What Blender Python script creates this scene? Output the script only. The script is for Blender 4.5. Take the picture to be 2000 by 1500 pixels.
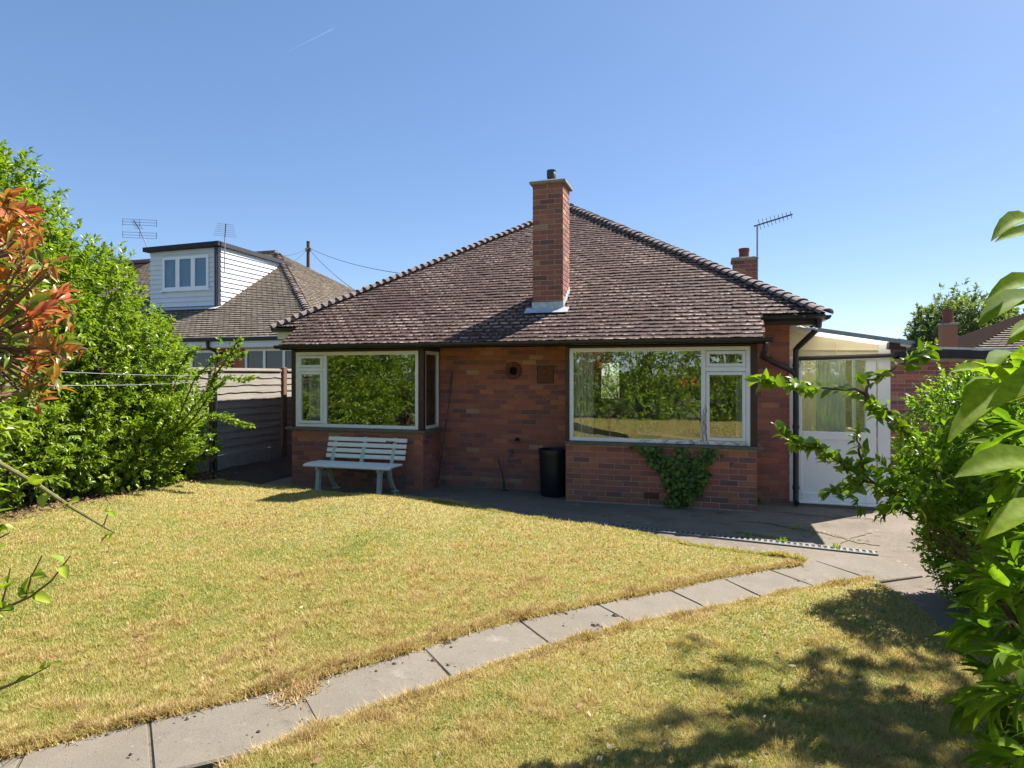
import bpy, bmesh, math, random
import numpy as np
from mathutils import Vector, Matrix, Quaternion
from mathutils.geometry import delaunay_2d_cdt

for o in list(bpy.data.objects): bpy.data.objects.remove(o, do_unlink=True)
S = bpy.context.scene
COL = S.collection
R = math.radians

# ------------------------------------------------------------------ camera
TH = R(17.2); FPX = 1230.0; HOR = 732.0; EYE = 1.74      # yaw to the facade, focal length in photo pixels, horizon row, eye height
cam = bpy.data.cameras.new('camera'); cam_o = bpy.data.objects.new('camera', cam); COL.objects.link(cam_o)
cam.sensor_width = 36; cam.lens = 36*FPX/2000; cam.shift_y = -(750-HOR)/2000
cam_o.location = (0, 0, EYE); cam_o.rotation_euler = (R(90), 0, TH)
cam.clip_start = .02; cam.clip_end = 6000
S.camera = cam_o

# ------------------------------------------------------------------ sky and sun
SUN = Vector((.60, .64, 1.0)).normalized()                # towards the sun, from the chimney and eaves shadows
ELEV = math.asin(SUN.z); AZ = math.atan2(SUN.x, SUN.y)
W = bpy.data.worlds.new('World'); S.world = W; W.use_nodes = True
wn = W.node_tree.nodes; wl = W.node_tree.links
sky = wn.new('ShaderNodeTexSky'); sky.sky_type = 'NISHITA'; sky.sun_disc = False
sky.sun_elevation = ELEV; sky.sun_rotation = AZ
sky.air_density = .6; sky.dust_density = .22; sky.ozone_density = 1.6; sky.altitude = 30
wn['Background'].inputs['Strength'].default_value = .124
hs = wn.new('ShaderNodeHueSaturation'); hs.inputs['Saturation'].default_value = 1.42; hs.inputs['Hue'].default_value = .506
gm = wn.new('ShaderNodeGamma'); gm.inputs[1].default_value = .6          # a hazy, even summer sky
wl.new(sky.outputs[0], gm.inputs[0]); wl.new(gm.outputs[0], hs.inputs['Color']); wl.new(hs.outputs[0], wn['Background'].inputs[0])
sl = bpy.data.lights.new('sun', 'SUN'); sl.energy = 4.3; sl.angle = R(.53); sl.color = (1, .945, .86)
so = bpy.data.objects.new('sun', sl); COL.objects.link(so)
so.rotation_euler = SUN.to_track_quat('Z', 'Y').to_euler(); so.location = (8, 8, 14)
S.view_settings.view_transform = 'Standard'; S.view_settings.look = 'None'
S.view_settings.exposure = 1.6; S.view_settings.gamma = 1

# ------------------------------------------------------------------ pixels to places
cT, sT = math.cos(TH), math.sin(TH)
def ray(u, v):
    xc = (u-1000)/FPX
    return Vector((xc*cT-sT, xc*sT+cT, (HOR-v)/FPX))
CAM = Vector((0, 0, EYE))
def PY(u, v, y): r = ray(u, v); return CAM + r*(y/r.y)          # on the plane Y = y
def PD(u, v, d): return CAM + ray(u, v)*d                       # at depth d
def PG(u, v, z=0): r = ray(u, v); return CAM + r*((z-EYE)/r.z)  # on level z
def hz(x, y):                                                    # the garden rises towards the left and the camera
    t = .055*(-x+.5*(7-y))
    return np.clip(t, 0, .22) if isinstance(t, np.ndarray) else min(max(t, 0), .22)
def PT(u, v, dz=0):                                              # on the garden terrain
    z = .1
    for _ in range(12):
        p = PG(u, v, z); z = hz(p.x, p.y)+dz
    return PG(u, v, z)

# ------------------------------------------------------------------ scene helpers
def link(o, parent=None):
    COL.objects.link(o)
    if parent:
        o.parent = parent
        if parent.type == 'EMPTY': o.matrix_parent_inverse = Matrix.Translation(-parent.location)
    return o
def tag(o, label=None, cat=None, group=None, kind=None):
    for k, v in (('label', label), ('category', cat), ('group', group), ('kind', kind)):
        if v: o[k] = v
    return o
def thing(name, loc, label, cat, group=None):
    o = bpy.data.objects.new(name, None); o.location = loc; o.empty_display_size = .2
    COL.objects.link(o); return tag(o, label, cat, group)

def vn(P, s, seed=0):                                            # smooth value noise, 0..1
    Q = np.asarray(P, float)*s+seed*17.31+1000; I = np.floor(Q).astype(np.int64); Fr = Q-I; Fr = Fr*Fr*(3-2*Fr)
    def h(a, b, c):
        n = (a*73856093) ^ (b*19349663) ^ (c*83492791) ^ (seed*2654435); n = (n ^ (n >> 13))*1274126177 & 0x7fffffff
        return ((n ^ (n >> 16)) & 0xffff)/65535.
    r = 0
    for dx in (0, 1):
        for dy in (0, 1):
            for dz in (0, 1):
                w = (Fr[:, 0] if dx else 1-Fr[:, 0])*(Fr[:, 1] if dy else 1-Fr[:, 1])*(Fr[:, 2] if dz else 1-Fr[:, 2])
                r = r+w*h(I[:, 0]+dx, I[:, 1]+dy, I[:, 2]+dz)
    return r

class MB:
    """collects shapes and links them as one mesh object"""
    def __init__(s): s.v = []; s.f = []; s.r = []; s.cur = .5
    def add(s, vs, fs):
        n = len(s.v); s.v += [tuple(p) for p in vs]; s.r += [s.cur]*len(vs)
        s.f += [tuple(i+n for i in f) for f in fs]; return s
    def box(s, x0, x1, y0, y1, z0, z1):
        return s.add([(x0,y0,z0),(x1,y0,z0),(x1,y1,z0),(x0,y1,z0),(x0,y0,z1),(x1,y0,z1),(x1,y1,z1),(x0,y1,z1)],
            [(0,3,2,1),(4,5,6,7),(0,1,5,4),(1,2,6,5),(2,3,7,6),(3,0,4,7)])
    def bbox(s, x0, x1, y0, y1, z0, z1, b=.006):                 # box with chamfered edges
        vs = []; fs = []
        bm = bmesh.new(); bmesh.ops.create_cube(bm, size=1)
        for v in bm.verts: v.co = Vector(((x0+x1)/2+v.co.x*(x1-x0), (y0+y1)/2+v.co.y*(y1-y0), (z0+z1)/2+v.co.z*(z1-z0)))
        bmesh.ops.bevel(bm, geom=list(bm.edges), offset=b, segments=1, affect='EDGES')
        bm.verts.index_update(); s.add([v.co for v in bm.verts], [[v.index for v in f.verts] for f in bm.faces]); bm.free(); return s
    def quad(s, a, b, c, d): return s.add([a, b, c, d], [(0, 1, 2, 3)])
    def bar(s, p0, p1, w, h, up=(0, 0, 1)):                      # rectangular bar, w sideways, h along up
        p0, p1, up = Vector(p0), Vector(p1), Vector(up); d = (p1-p0).normalized()
        a = d.cross(up)
        if a.length < 1e-4: a = d.cross(Vector((0, 1, 0)))
        a.normalize(); b = a.cross(d).normalized(); a *= w/2; b *= h/2
        vs = [p+i*a+j*b for p in (p0, p1) for i, j in ((-1,-1),(1,-1),(1,1),(-1,1))]
        return s.add(vs, [(3,2,1,0),(4,5,6,7),(0,1,5,4),(1,2,6,5),(2,3,7,6),(3,0,4,7)])
    def tube(s, pts, rad, n=8, cap=True):
        pts = [Vector(p) for p in pts]; m = len(pts)
        rads = rad if isinstance(rad, (list, tuple)) else [rad]*m
        vs = []; ref = None
        for i, p in enumerate(pts):
            t = ((pts[i+1]-p) if i == 0 else (p-pts[i-1]) if i == m-1 else (pts[i+1]-p).normalized()+(p-pts[i-1]).normalized()).normalized()
            if ref is None: ref = t.orthogonal().normalized()
            ref = (ref-t*ref.dot(t)).normalized(); b = t.cross(ref)
            vs += [p+(ref*math.cos(k*2*math.pi/n)+b*math.sin(k*2*math.pi/n))*rads[i] for k in range(n)]
        fs = [(i*n+k, i*n+(k+1)%n, (i+1)*n+(k+1)%n, (i+1)*n+k) for i in range(m-1) for k in range(n)]
        if cap: fs += [tuple(range(n))[::-1], tuple(range((m-1)*n, m*n))]
        return s.add(vs, fs)
    def lathe(s, prof, c=(0,0,0), n=24, axis='Z'):               # prof: (radius, height) pairs
        c = Vector(c); vs = []; m = len(prof)
        for r, h in prof:
            for k in range(n):
                a = 2*math.pi*k/n; q = (r*math.cos(a), r*math.sin(a), h)
                vs.append(c+Vector(q if axis == 'Z' else (q[0], -q[2], q[1])))
        fs = [(i*n+k, i*n+(k+1)%n, (i+1)*n+(k+1)%n, (i+1)*n+k) for i in range(m-1) for k in range(n)]
        return s.add(vs, fs)
    def mesh(s, name, m=None, smooth=False):
        me = bpy.data.meshes.new(name); me.from_pydata(s.v, [], s.f)
        at = me.attributes.new('rnd', 'FLOAT', 'POINT'); at.data.foreach_set('value', np.array(s.r, 'f'))
        if m: me.materials.append(m)
        if smooth:
            me.polygons.foreach_set('use_smooth', [True]*len(me.polygons))
            me.set_sharp_from_angle(angle=R(40))
        me.update(); return me
    def build(s, name, m, parent=None, smooth=False, kind=None):
        o = link(bpy.data.objects.new(name, s.mesh(name, m, smooth)), parent)
        return tag(o, kind=kind)

def big_mesh(name, V, F, m, parent=None, rnd=None, uv=None, smooth=False, kind=None):
    """numpy verts and equal-size faces to one object"""
    me = bpy.data.meshes.new(name); V = np.asarray(V, 'f').reshape(-1, 3); F = np.asarray(F, np.int32); k = F.shape[1]
    me.vertices.add(len(V)); me.vertices.foreach_set('co', V.ravel())
    me.loops.add(F.size); me.loops.foreach_set('vertex_index', F.ravel())
    me.polygons.add(len(F)); me.polygons.foreach_set('loop_start', np.arange(0, F.size, k, dtype=np.int32))
    me.polygons.foreach_set('use_smooth', np.full(len(F), smooth))
    if rnd is not None:
        at = me.attributes.new('rnd', 'FLOAT', 'POINT'); at.data.foreach_set('value', np.asarray(rnd, 'f'))
    if uv is not None:
        ul = me.uv_layers.new(name='UVMap'); ul.data.foreach_set('uv', np.asarray(uv, 'f')[F.ravel()].ravel())
    me.update(calc_edges=True); me.validate(); me.materials.append(m)
    o = link(bpy.data.objects.new(name, me), parent); return tag(o, kind=kind)

def stamp(tv, tf, Rm, T, rnd):
    """copies of one template: Rm (N,3,3) rotation*scale, T (N,3)"""
    tv = np.asarray(tv, float); tf = np.asarray(tf, np.int64); N = len(T)
    V = np.einsum('nij,kj->nki', Rm, tv)+T[:, None, :]
    F = tf[None]+(np.arange(N)*len(tv))[:, None, None]
    return V.reshape(-1, 3), F.reshape(-1, tf.shape[1]), np.repeat(rnd, len(tv))

# ------------------------------------------------------------------ materials
def lin(*c): return tuple((x/255/12.92 if x/255 <= .04045 else ((x/255+.055)/1.055)**2.4) for x in c)+(1,)
class NT:
    def __init__(s, name):
        s.m = bpy.data.materials.new(name); s.m.use_nodes = True; s.t = s.m.node_tree
        s.p = s.t.nodes['Principled BSDF']; s.out = s.t.nodes['Material Output']
    def n(s, typ, **kw):
        o = s.t.nodes.new(typ)
        for k, v in kw.items(): setattr(o, k, v)
        return o
    def l(s, a, b): s.t.links.new(a, b)
    def coord(s, kind='Object'): return s.n('ShaderNodeTexCoord').outputs[kind]
    def noise(s, scale, detail=5, rough=.6, vec=None, stretch=None):
        o = s.n('ShaderNodeTexNoise'); o.inputs['Scale'].default_value = scale; o.inputs['Detail'].default_value = detail; o.inputs['Roughness'].default_value = rough
        v = vec or s.n('ShaderNodeNewGeometry').outputs['Position']
        if stretch:
            mp = s.n('ShaderNodeMapping'); mp.inputs['Scale'].default_value = stretch; s.l(v, mp.inputs[0]); v = mp.outputs[0]
        s.l(v, o.inputs['Vector']); return o.outputs['Fac']
    def attr(s, name): a = s.n('ShaderNodeAttribute'); a.attribute_name = name; return a.outputs['Fac']
    def ramp(s, fac, stops, interp='LINEAR'):
        r = s.n('ShaderNodeValToRGB'); r.color_ramp.interpolation = interp; e = r.color_ramp.elements
        while len(e) < len(stops): e.new(.5)
        for q, (p, c) in zip(e, stops): q.position = p; q.color = c if len(c) == 4 else tuple(c)+(1,)
        s.l(fac, r.inputs[0]); return r.outputs[0]
    def mix(s, fac, a, b, mode='MIX'):
        o = s.n('ShaderNodeMix', data_type='RGBA', blend_type=mode)
        for i, x in ((0, fac), (6, a), (7, b)):
            if hasattr(x, 'is_linked'): s.l(x, o.inputs[i])
            else: o.inputs[i].default_value = x if i == 0 or len(x) == 4 else tuple(x)+(1,)
        return o.outputs[2]
    def math(s, op, a, b=0., c=None):
        o = s.n('ShaderNodeMath', operation=op)
        for i, x in enumerate((a, b) if c is None else (a, b, c)):
            if hasattr(x, 'is_linked'): s.l(x, o.inputs[i])
            else: o.inputs[i].default_value = x
        return o.outputs[0]
    def bump(s, h, strength=.3, dist=.01):
        b = s.n('ShaderNodeBump'); b.inputs['Strength'].default_value = strength; b.inputs['Distance'].default_value = dist
        s.l(h, b.inputs['Height']); s.l(b.outputs[0], s.p.inputs['Normal'])
    def set(s, col=None, rough=None, **kw):
        if col is not None:
            if hasattr(col, 'is_linked'): s.l(col, s.p.inputs['Base Color'])
            else: s.p.inputs['Base Color'].default_value = col if len(col) == 4 else tuple(col)+(1,)
        if rough is not None:
            if hasattr(rough, 'is_linked'): s.l(rough, s.p.inputs['Roughness'])
            else: s.p.inputs['Roughness'].default_value = rough
        for k, v in kw.items(): s.p.inputs[k.replace('_', ' ')].default_value = v
        return s.m
M = {}
def plain(key, c, rough=.5, var=.12, scale=9, **kw):             # one colour with slight soiling
    n = NT(key); c = tuple(c)[:3]
    f = n.noise(scale, 6, .65)
    a = tuple(x*(1-var) for x in c); b = tuple(min(1, x*(1+var)) for x in c)
    M[key] = n.set(n.ramp(f, [(.3, a), (.7, b)]), rough, **kw); return M[key]
plain('white_plastic', (.80, .81, .83), .32, .04); plain('black_plastic', (.018, .018, .02), .38, .3)
plain('bin_plastic', (.014, .014, .017), .42, .3)
plain('brown_wood', (.055, .028, .02), .6, .3); plain('sill_stone', (.15, .12, .105), .8, .25, 20)
plain('cream_paint', (.74, .66, .47), .6, .06, 5); plain('grey_metal', (.35, .36, .38), .4, .15, Metallic=.6)
plain('dark_metal', (.05, .05, .055), .5, .3); plain('lead', (.5, .52, .55), .45, .25, 14)
plain('terracotta', (.19, .06, .04), .8, .3, 30); plain('soot', (.012, .01, .01), .9, .2)
plain('mortar', (.27, .20, .17), .95, .25, 25); plain('mortar_pale', (.40, .33, .28), .95, .25, 25)
plain('plaster', (.78, .74, .64), .9, .05); plain('carpet', (.38, .30, .21), .95, .1)
plain('cabinet', (.74, .71, .64), .5, .05); plain('red_lacquer', (.75, .06, .02), .4, .1)
plain('brass', (.75, .55, .2), .3, .1, Metallic=.8); plain('cement', (.25, .235, .205), .9, .25, 20)
plain('white_board', (.68, .69, .71), .45, .04, 3); plain('felt_black', (.025, .025, .03), .8, .3)
plain('green_grey_plastic', (.50, .55, .50), .45, .12, 20); plain('slat_white', (.88, .85, .78), .4, .05, 14)
plain('bark', (.10, .065, .042), .9, .35, 30); plain('twig', (.15, .085, .045), .8, .3, 30); plain('green_stem', (.16, .15, .05), .7, .3, 30)
plain('cable', (.02, .02, .022), .6, .2); plain('rope', (.24, .26, .29), .7, .15)
plain('far_wall', (.55, .5, .42), .9, .1); plain('glass_dark', (.03, .04, .05), .05, .1)
plain('polished_step', (.30, .27, .24), .9, .2, 12)

def glass(key, base, tint=(.93, .96, .94)):
    n = NT(key); t = n.t; t.nodes.remove(n.p)
    fr = n.n('ShaderNodeFresnel'); fr.inputs[0].default_value = 1.5
    fac = n.math('MULTIPLY_ADD', fr.outputs[0], 1-base, base-.04*(1-base))
    tr = n.n('ShaderNodeBsdfTransparent'); tr.inputs[0].default_value = tint+(1,)
    gl = n.n('ShaderNodeBsdfGlossy'); gl.inputs['Roughness'].default_value = .004; gl.inputs[0].default_value = (.97, 1, .98, 1)
    bp = n.n('ShaderNodeBump'); bp.inputs['Strength'].default_value = .05; bp.inputs['Distance'].default_value = .02
    n.l(n.noise(1.3, 1), bp.inputs['Height']); n.l(bp.outputs[0], gl.inputs['Normal'])
    mx = n.n('ShaderNodeMixShader'); n.l(fac, mx.inputs[0]); n.l(tr.outputs[0], mx.inputs[1]); n.l(gl.outputs[0], mx.inputs[2]); n.l(mx.outputs[0], n.out.inputs[0])
    M[key] = n.m
glass('glass', .14, (.97, .985, .975)); glass('door_glass', .16)

def mk_brick(key, stops, pale=.0):
    n = NT(key); a = n.attr('rnd'); c = n.ramp(a, stops, 'CONSTANT')
    pos = n.n('ShaderNodeNewGeometry').outputs['Position']
    c = n.mix(n.math('MULTIPLY', n.noise(60, 6, .7), .3), c, (.03, .018, .016))          # burnt speckle
    c = n.mix(n.ramp(n.noise(2.2, 4, .6), [(.45, (0, 0, 0)), (.75, (.35, .35, .35))]), c, (.27, .15, .11))  # broad weathering
    sep = n.n('ShaderNodeSeparateXYZ'); n.l(pos, sep.inputs[0])
    low = n.math('MULTIPLY', n.ramp(sep.outputs[2], [(0, (1, 1, 1)), (.42, (0, 0, 0))]), n.noise(7, 5, .7))
    c = n.mix(n.math('MULTIPLY', low, .7), c, (.17, .155, .12))                             # damp and lime near the ground
    n.bump(n.noise(140, 4, .7), .5, .004)
    M[key] = n.set(c, .88)
mk_brick('brick', [(0, lin(172, 102, 88)), (.16, lin(186, 110, 90)), (.34, lin(156, 96, 90)), (.5, lin(192, 116, 90)), (.64, lin(174, 105, 95)), (.79, lin(138, 90, 90)), (.88, lin(200, 126, 95)), (.965, lin(194, 150, 124))])
mk_brick('brick_stack', [(0, lin(158, 98, 80)), (.2, lin(136, 84, 74)), (.4, lin(168, 112, 88)), (.55, lin(120, 78, 72)), (.68, lin(162, 102, 82)), (.85, lin(146, 92, 78)), (.95, lin(176, 132, 102))])

def mk_tile(key, pale, moss, amount):
    n = NT(key); uv = n.n('ShaderNodeUVMap').outputs[0]; sep = n.n('ShaderNodeSeparateXYZ'); n.l(uv, sep.inputs[0])
    rn = n.attr('rnd'); base = n.ramp(rn, pale)
    base = n.mix(n.math('MULTIPLY', n.noise(35, 6, .7), .5), base, (.10, .075, .07))
    f = n.math('ADD', n.math('MULTIPLY', sep.outputs[1], 1.25), n.math('MULTIPLY', n.noise(22, 6, .72), 1.9))
    f = n.math('ADD', f, n.math('MULTIPLY', n.noise(1.1, 3), .9))
    ed = n.math('ABSOLUTE', n.math('SUBTRACT', sep.outputs[0], .5)); f = n.math('ADD', f, n.math('MULTIPLY', n.math('MAXIMUM', n.math('SUBTRACT', ed, .36), 0.), 5.))
    m_ = n.ramp(n.math('SUBTRACT', f, amount), [(.42, (0, 0, 0)), (.55, (1, 1, 1))])
    mc = n.ramp(n.noise(8, 4), [(.3, moss[0]), (.7, moss[1])])
    n.bump(n.math('ADD', n.noise(90, 5, .7), n.math('MULTIPLY', m_, .8)), .7, .008)
    M[key] = n.set(n.mix(m_, base, mc), .9)
mk_tile('tile', [(0, lin(150, 126, 116)), (.5, lin(184, 158, 146)), (1, lin(214, 190, 174))], ((.042, .019, .015), (.095, .046, .033)), 1.0)
mk_tile('tile_neighbour', [(0, lin(120, 108, 96)), (.5, lin(146, 132, 116)), (1, lin(166, 150, 130))], (lin(70, 60, 50), lin(96, 84, 66)), 1.35)
plain('hip_tile', lin(122, 108, 104), .9, .4, 22); plain('moss', (.075, .04, .03), 1, .45, 30)
plain('roof_core', (.035, .025, .022), .95, .2); M['roof_core'].node_tree.nodes['Principled BSDF'].inputs['Specular IOR Level'].default_value = 0

def mk_leaf(key, stops, rough=.35, trans=.35, tcol=(1.12, 1.2, .35), spec=.45, spot=.25):
    n = NT(key); c = n.ramp(n.attr('rnd'), stops)
    c = n.mix(n.ramp(n.noise(55, 5, .7), [(.35, (spot, spot, spot)), (.65, (0, 0, 0))]), c, tuple(x*.45 for x in stops[len(stops)//2][1]))
    n.set(c, rough); n.p.inputs['Specular IOR Level'].default_value = spec
    tb = n.n('ShaderNodeBsdfTranslucent'); n.l(n.mix(1., c, tcol, 'MULTIPLY'), tb.inputs[0])
    mx = n.n('ShaderNodeMixShader'); mx.inputs[0].default_value = trans
    n.l(n.p.outputs[0], mx.inputs[1]); n.l(tb.outputs[0], mx.inputs[2]); n.l(mx.outputs[0], n.out.inputs[0]); M[key] = n.m
mk_leaf('leaf_hedge', [(0, (.06, .13, .014)), (.35, (.16, .26, .022)), (.75, (.29, .38, .035)), (.95, (.33, .44, .05)), (1, (.42, .36, .06))], .33, .45)
mk_leaf('leaf_light', [(0, (.09, .18, .015)), (.5, (.25, .36, .03)), (1, (.40, .48, .05))], .4, .45)
mk_leaf('leaf_laurel', [(0, (.06, .12, .015)), (.5, (.15, .26, .025)), (1, (.30, .42, .04))], .6, .6, spec=.06, spot=.5)
mk_leaf('leaf_spray', [(0, (.10, .19, .015)), (.6, (.22, .33, .03)), (1, (.36, .42, .07))], .35, .45)
mk_leaf('leaf_privet', [(0, (.09, .19, .014)), (.5, (.17, .32, .025)), (.9, (.32, .46, .04)), (1, (.45, .40, .06))], .4, .55)
mk_leaf('leaf_red', [(0, (.40, .06, .09)), (.2, (.52, .11, .07)), (.4, (.56, .19, .07)), (.58, (.50, .25, .06)), (.74, (.30, .25, .05)), (.88, (.16, .25, .04)), (1, (.09, .2, .03))], .25, .35, (1.1, .9, .5))
mk_leaf('leaf_ivy', [(0, (.04, .09, .016)), (.6, (.10, .20, .03)), (1, (.2, .30, .05))], .4, .3)
mk_leaf('leaf_far', [(0, (.10, .14, .07)), (.6, (.21, .27, .13)), (1, (.33, .38, .2))], .6, .4, spec=.2)
mk_leaf('grass_blade', [(0, (.22, .28, .05)), (.22, (.35, .36, .085)), (.45, (.48, .42, .15)), (.7, (.54, .435, .20)), (.87, (.46, .315, .15)), (1, (.28, .18, .09))], .7, .4, (1.1, 1.05, .6), spot=0)

def mk_ground(key, stops, scale, fine=120, rough=.95, spots=None, bump=.5):
    n = NT(key); c = n.ramp(n.noise(scale, 6, .65), stops)
    c = n.mix(n.math('MULTIPLY', n.noise(fine, 4, .8), .6), c, tuple(x*.45 for x in stops[0][1][:3]))
    if spots:
        for (sc, lo, hi, col) in spots: c = n.mix(n.ramp(n.noise(sc, 6, .7), [(lo, (0, 0, 0)), (hi, (1, 1, 1))]), c, col)
    n.bump(n.noise(fine, 5, .8), bump, .012); M[key] = n.set(c, rough)
mk_ground('lawn_soil', [(.3, (.28, .23, .08)), (.5, (.34, .27, .11)), (.7, (.28, .20, .09))], 1.4)
mk_ground('soil', [(.3, (.05, .032, .02)), (.7, (.11, .07, .045))], 3, 50)
mk_ground('slab', [(.3, (.175, .150, .118)), (.7, (.25, .216, .172))], 2.2, 140, .95, [(3.5, .60, .76, (.27, .245, .21)), (1.6, .52, .72, (.165, .14, .105)), (8, .58, .70, (.12, .105, .085)), (60, .60, .66, (.085, .075, .06)), (75, .64, .69, (.34, .31, .27)), (30, .70, .74, (.08, .065, .05))], .45)
mk_ground('patio', [(.3, (.18, .145, .11)), (.5, (.28, .23, .18)), (.72, (.35, .29, .23))], .8, 110, .95, [(1.2, .50, .62, (.19, .155, .115)), (2.6, .56, .66, (.13, .115, .07)), (5, .60, .68, (.36, .30, .24)), (16, .62, .70, (.09, .078, .055))], 1.)
mk_ground('earth', [(.3, (.09, .10, .04)), (.7, (.14, .14, .06))], .3, 20)

def mk_wood(key, a, b, stretch):
    n = NT(key); g = n.noise(14, 6, .7, stretch=stretch); c = n.ramp(g, [(.3, a), (.7, b)])
    c = n.mix(n.math('MULTIPLY', n.noise(3, 3), .5), c, tuple(x*.5 for x in a)); n.bump(g, .5, .006); M[key] = n.set(c, .9)
mk_wood('fence_board', (.22, .19, .16), (.38, .345, .30), (1, .12, 3)); mk_wood('fence_post', (.12, .07, .045), (.22, .13, .085), (3, 3, .3))
n = NT('poly_sheet'); tb = n.n('ShaderNodeBsdfTranslucent'); tb.inputs[0].default_value = (.85, .82, .72, 1)
n.set((.75, .75, .72), .4); mx = n.n('ShaderNodeMixShader'); mx.inputs[0].default_value = .6
n.l(n.p.outputs[0], mx.inputs[1]); n.l(tb.outputs[0], mx.inputs[2]); n.l(mx.outputs[0], n.out.inputs[0]); M['poly_sheet'] = n.m
n = NT('curtain'); tb = n.n('ShaderNodeBsdfTranslucent'); tb.inputs[0].default_value = (.75, .78, .72, 1)
n.set((.72, .75, .69), .9); mx = n.n('ShaderNodeMixShader'); mx.inputs[0].default_value = .35
n.l(n.p.outputs[0], mx.inputs[1]); n.l(tb.outputs[0], mx.inputs[2]); n.l(mx.outputs[0], n.out.inputs[0]); M['curtain'] = n.m
# ================================================================== the ground
def sheet(name, poly, zf, m, res=.25, skirt=.0, kind='structure'):
    """a sheet over a plan polygon, following zf, with a cut edge of the given depth"""
    poly = [Vector((p[0], p[1])) for p in poly]
    pts = []
    for i, p in enumerate(poly):                                     # refine the outline
        q = poly[(i+1) % len(poly)]; k = max(1, int((q-p).length/res))
        pts += [p.lerp(q, j/k) for j in range(k)]
    nb = len(pts); xs = [p.x for p in pts]; ys = [p.y for p in pts]
    def inside(x, y):
        c = False; j = nb-1
        for i in range(nb):
            if (ys[i] > y) != (ys[j] > y) and x < (xs[j]-xs[i])*(y-ys[i])/(ys[j]-ys[i])+xs[i]: c = not c
            j = i
        return c
    gx = np.arange(min(xs)+res/2, max(xs), res); gy = np.arange(min(ys)+res/2, max(ys), res)
    allp = pts+[Vector((x, y)) for x in gx for y in gy if inside(x, y)]
    vo, eo, fo, *_ = delaunay_2d_cdt(allp, [], [list(range(nb))], 1, 1e-4)
    mb = MB(); mb.add([(v.x, v.y, zf(v.x, v.y)) for v in vo], fo)
    if skirt:
        for i in range(nb):
            a, b = pts[i], pts[(i+1) % nb]; za, zb = zf(a.x, a.y), zf(b.x, b.y)
            mb.quad((a.x, a.y, za-skirt), (b.x, b.y, zb-skirt), (b.x, b.y, zb), (a.x, a.y, za))
    o = mb.build(name, M[m]); o['kind'] = kind; return o
g_ = MB()
ring = [0, 14, 40, 120, 400, 1500]
for i in range(len(ring)-1):
    for k in range(24):
        a, b = 2*math.pi*k/24, 2*math.pi*(k+1)/24
        P = lambda r, t: (r*math.cos(t), 6+r*math.sin(t), -.04)
        if i == 0: g_.add([P(0, 0), P(ring[1], a), P(ring[1], b)], [(0, 1, 2)])
        else: g_.quad(P(ring[i], a), P(ring[i+1], a), P(ring[i+1], b), P(ring[i], b))
tag(g_.build('ground', M['earth']), kind='structure')

xy = lambda p: (p.x, p.y)
edge_patio = [PT(u, v, .03) for u, v in ((415, 938), (520, 950), (640, 963), (735, 968), (830, 973), (920, 989), (1000, 1005), (1080, 1017), (1150, 1026), (1225, 1036), (1290, 1049), (1345, 1062), (1410, 1071), (1480, 1079), (1540, 1084), (1572, 1093))]
edge_path = [PT(u, v, .03) for u, v in ((1560, 1100), (1490, 1108), (1400, 1124), (1297, 1147), (1154, 1174), (1000, 1207), (912, 1228), (820, 1258), (700, 1292), (568, 1330), (430, 1364), (288, 1396), (190, 1420), (87, 1447), (-40, 1478), (-260, 1530))]
edge_low = [PT(u, v, .03) for u, v in ((1700, 1128), (1640, 1137), (1560, 1152), (1499, 1168), (1389, 1190), (1242, 1219), (1084, 1262), (985, 1295), (888, 1330), (760, 1378), (624, 1424), (520, 1466), (440, 1504), (300, 1580), (150, 1700))]
hedge_line = [(-6.95, 7.1), (-6.75, 6.3), (-7.1, 5.4), (-7.3, 4.4), (-7.3, 3), (-7.0, 1.0), (-6.8, -3), (-6.8, -5.6)]
pl, pw = edge_path[-1], edge_low[-1]
lawn_main_poly = [xy(p) for p in edge_patio]+[xy(p) for p in edge_path]+[(-4.2, -.6), (-5.2, -3), (-6.0, -5.6)]+hedge_line[::-1]
near_right = [PT(u, v, .03) for u, v in ((1780, 1172), (1815, 1200), (1850, 1240))]
lawn_near_poly = [xy(p) for p in near_right[::-1]]+[xy(p) for p in edge_low]+[(-3.3, -.9), (-4.4, -3.2), (-5.2, -5.6), (4, -5.6), (3.6, -1), (2.7, 1.6), (1.95, 3.2), (1.85, 4.0)]
zl = lambda x, y: hz(x, y)+.03+.012*math.sin(2.1*x+.7)*math.sin(1.7*y)+.006*math.sin(5.3*x+2*y)
lawn1 = sheet('lawn', lawn_main_poly, zl, 'lawn_soil', .22, .26)
lawn2 = sheet('lawn', lawn_near_poly, zl, 'lawn_soil', .22, .26)
lawn1['label'] = 'large dry lawn between the slab path and the house'; lawn2['label'] = 'dry lawn in the foreground below the slab path'
sheet('soil_bed', [(-6.6, 7.9), (-6.6, 6.3), (-6.95, 5.4), (-7.1, 4.4), (-7.1, 3), (-6.8, 1), (-6.6, -5.6), (-11, -5.6), (-11, 7.9)], lambda x, y: hz(x, y)*(1-.85*min(1, max(0, (y-7.0)/.8))*(1 if x > -7.3 else .2))+.012+.02*math.sin(3*x)*math.sin(2.3*y), 'soil', .2, .2)
sheet('gravel_verge', [(-7.7, 7.85), (-6.75, 7.85), (-6.8, 9), (-7.0, 10), (-7.2, 12), (-7.7, 12)], lambda x, y: .19*min(1, max(0, (-6.85-x)/.65))+.01+.018*math.sin(9*x+2*y)*math.sin(7*y), 'soil', .12)
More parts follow.
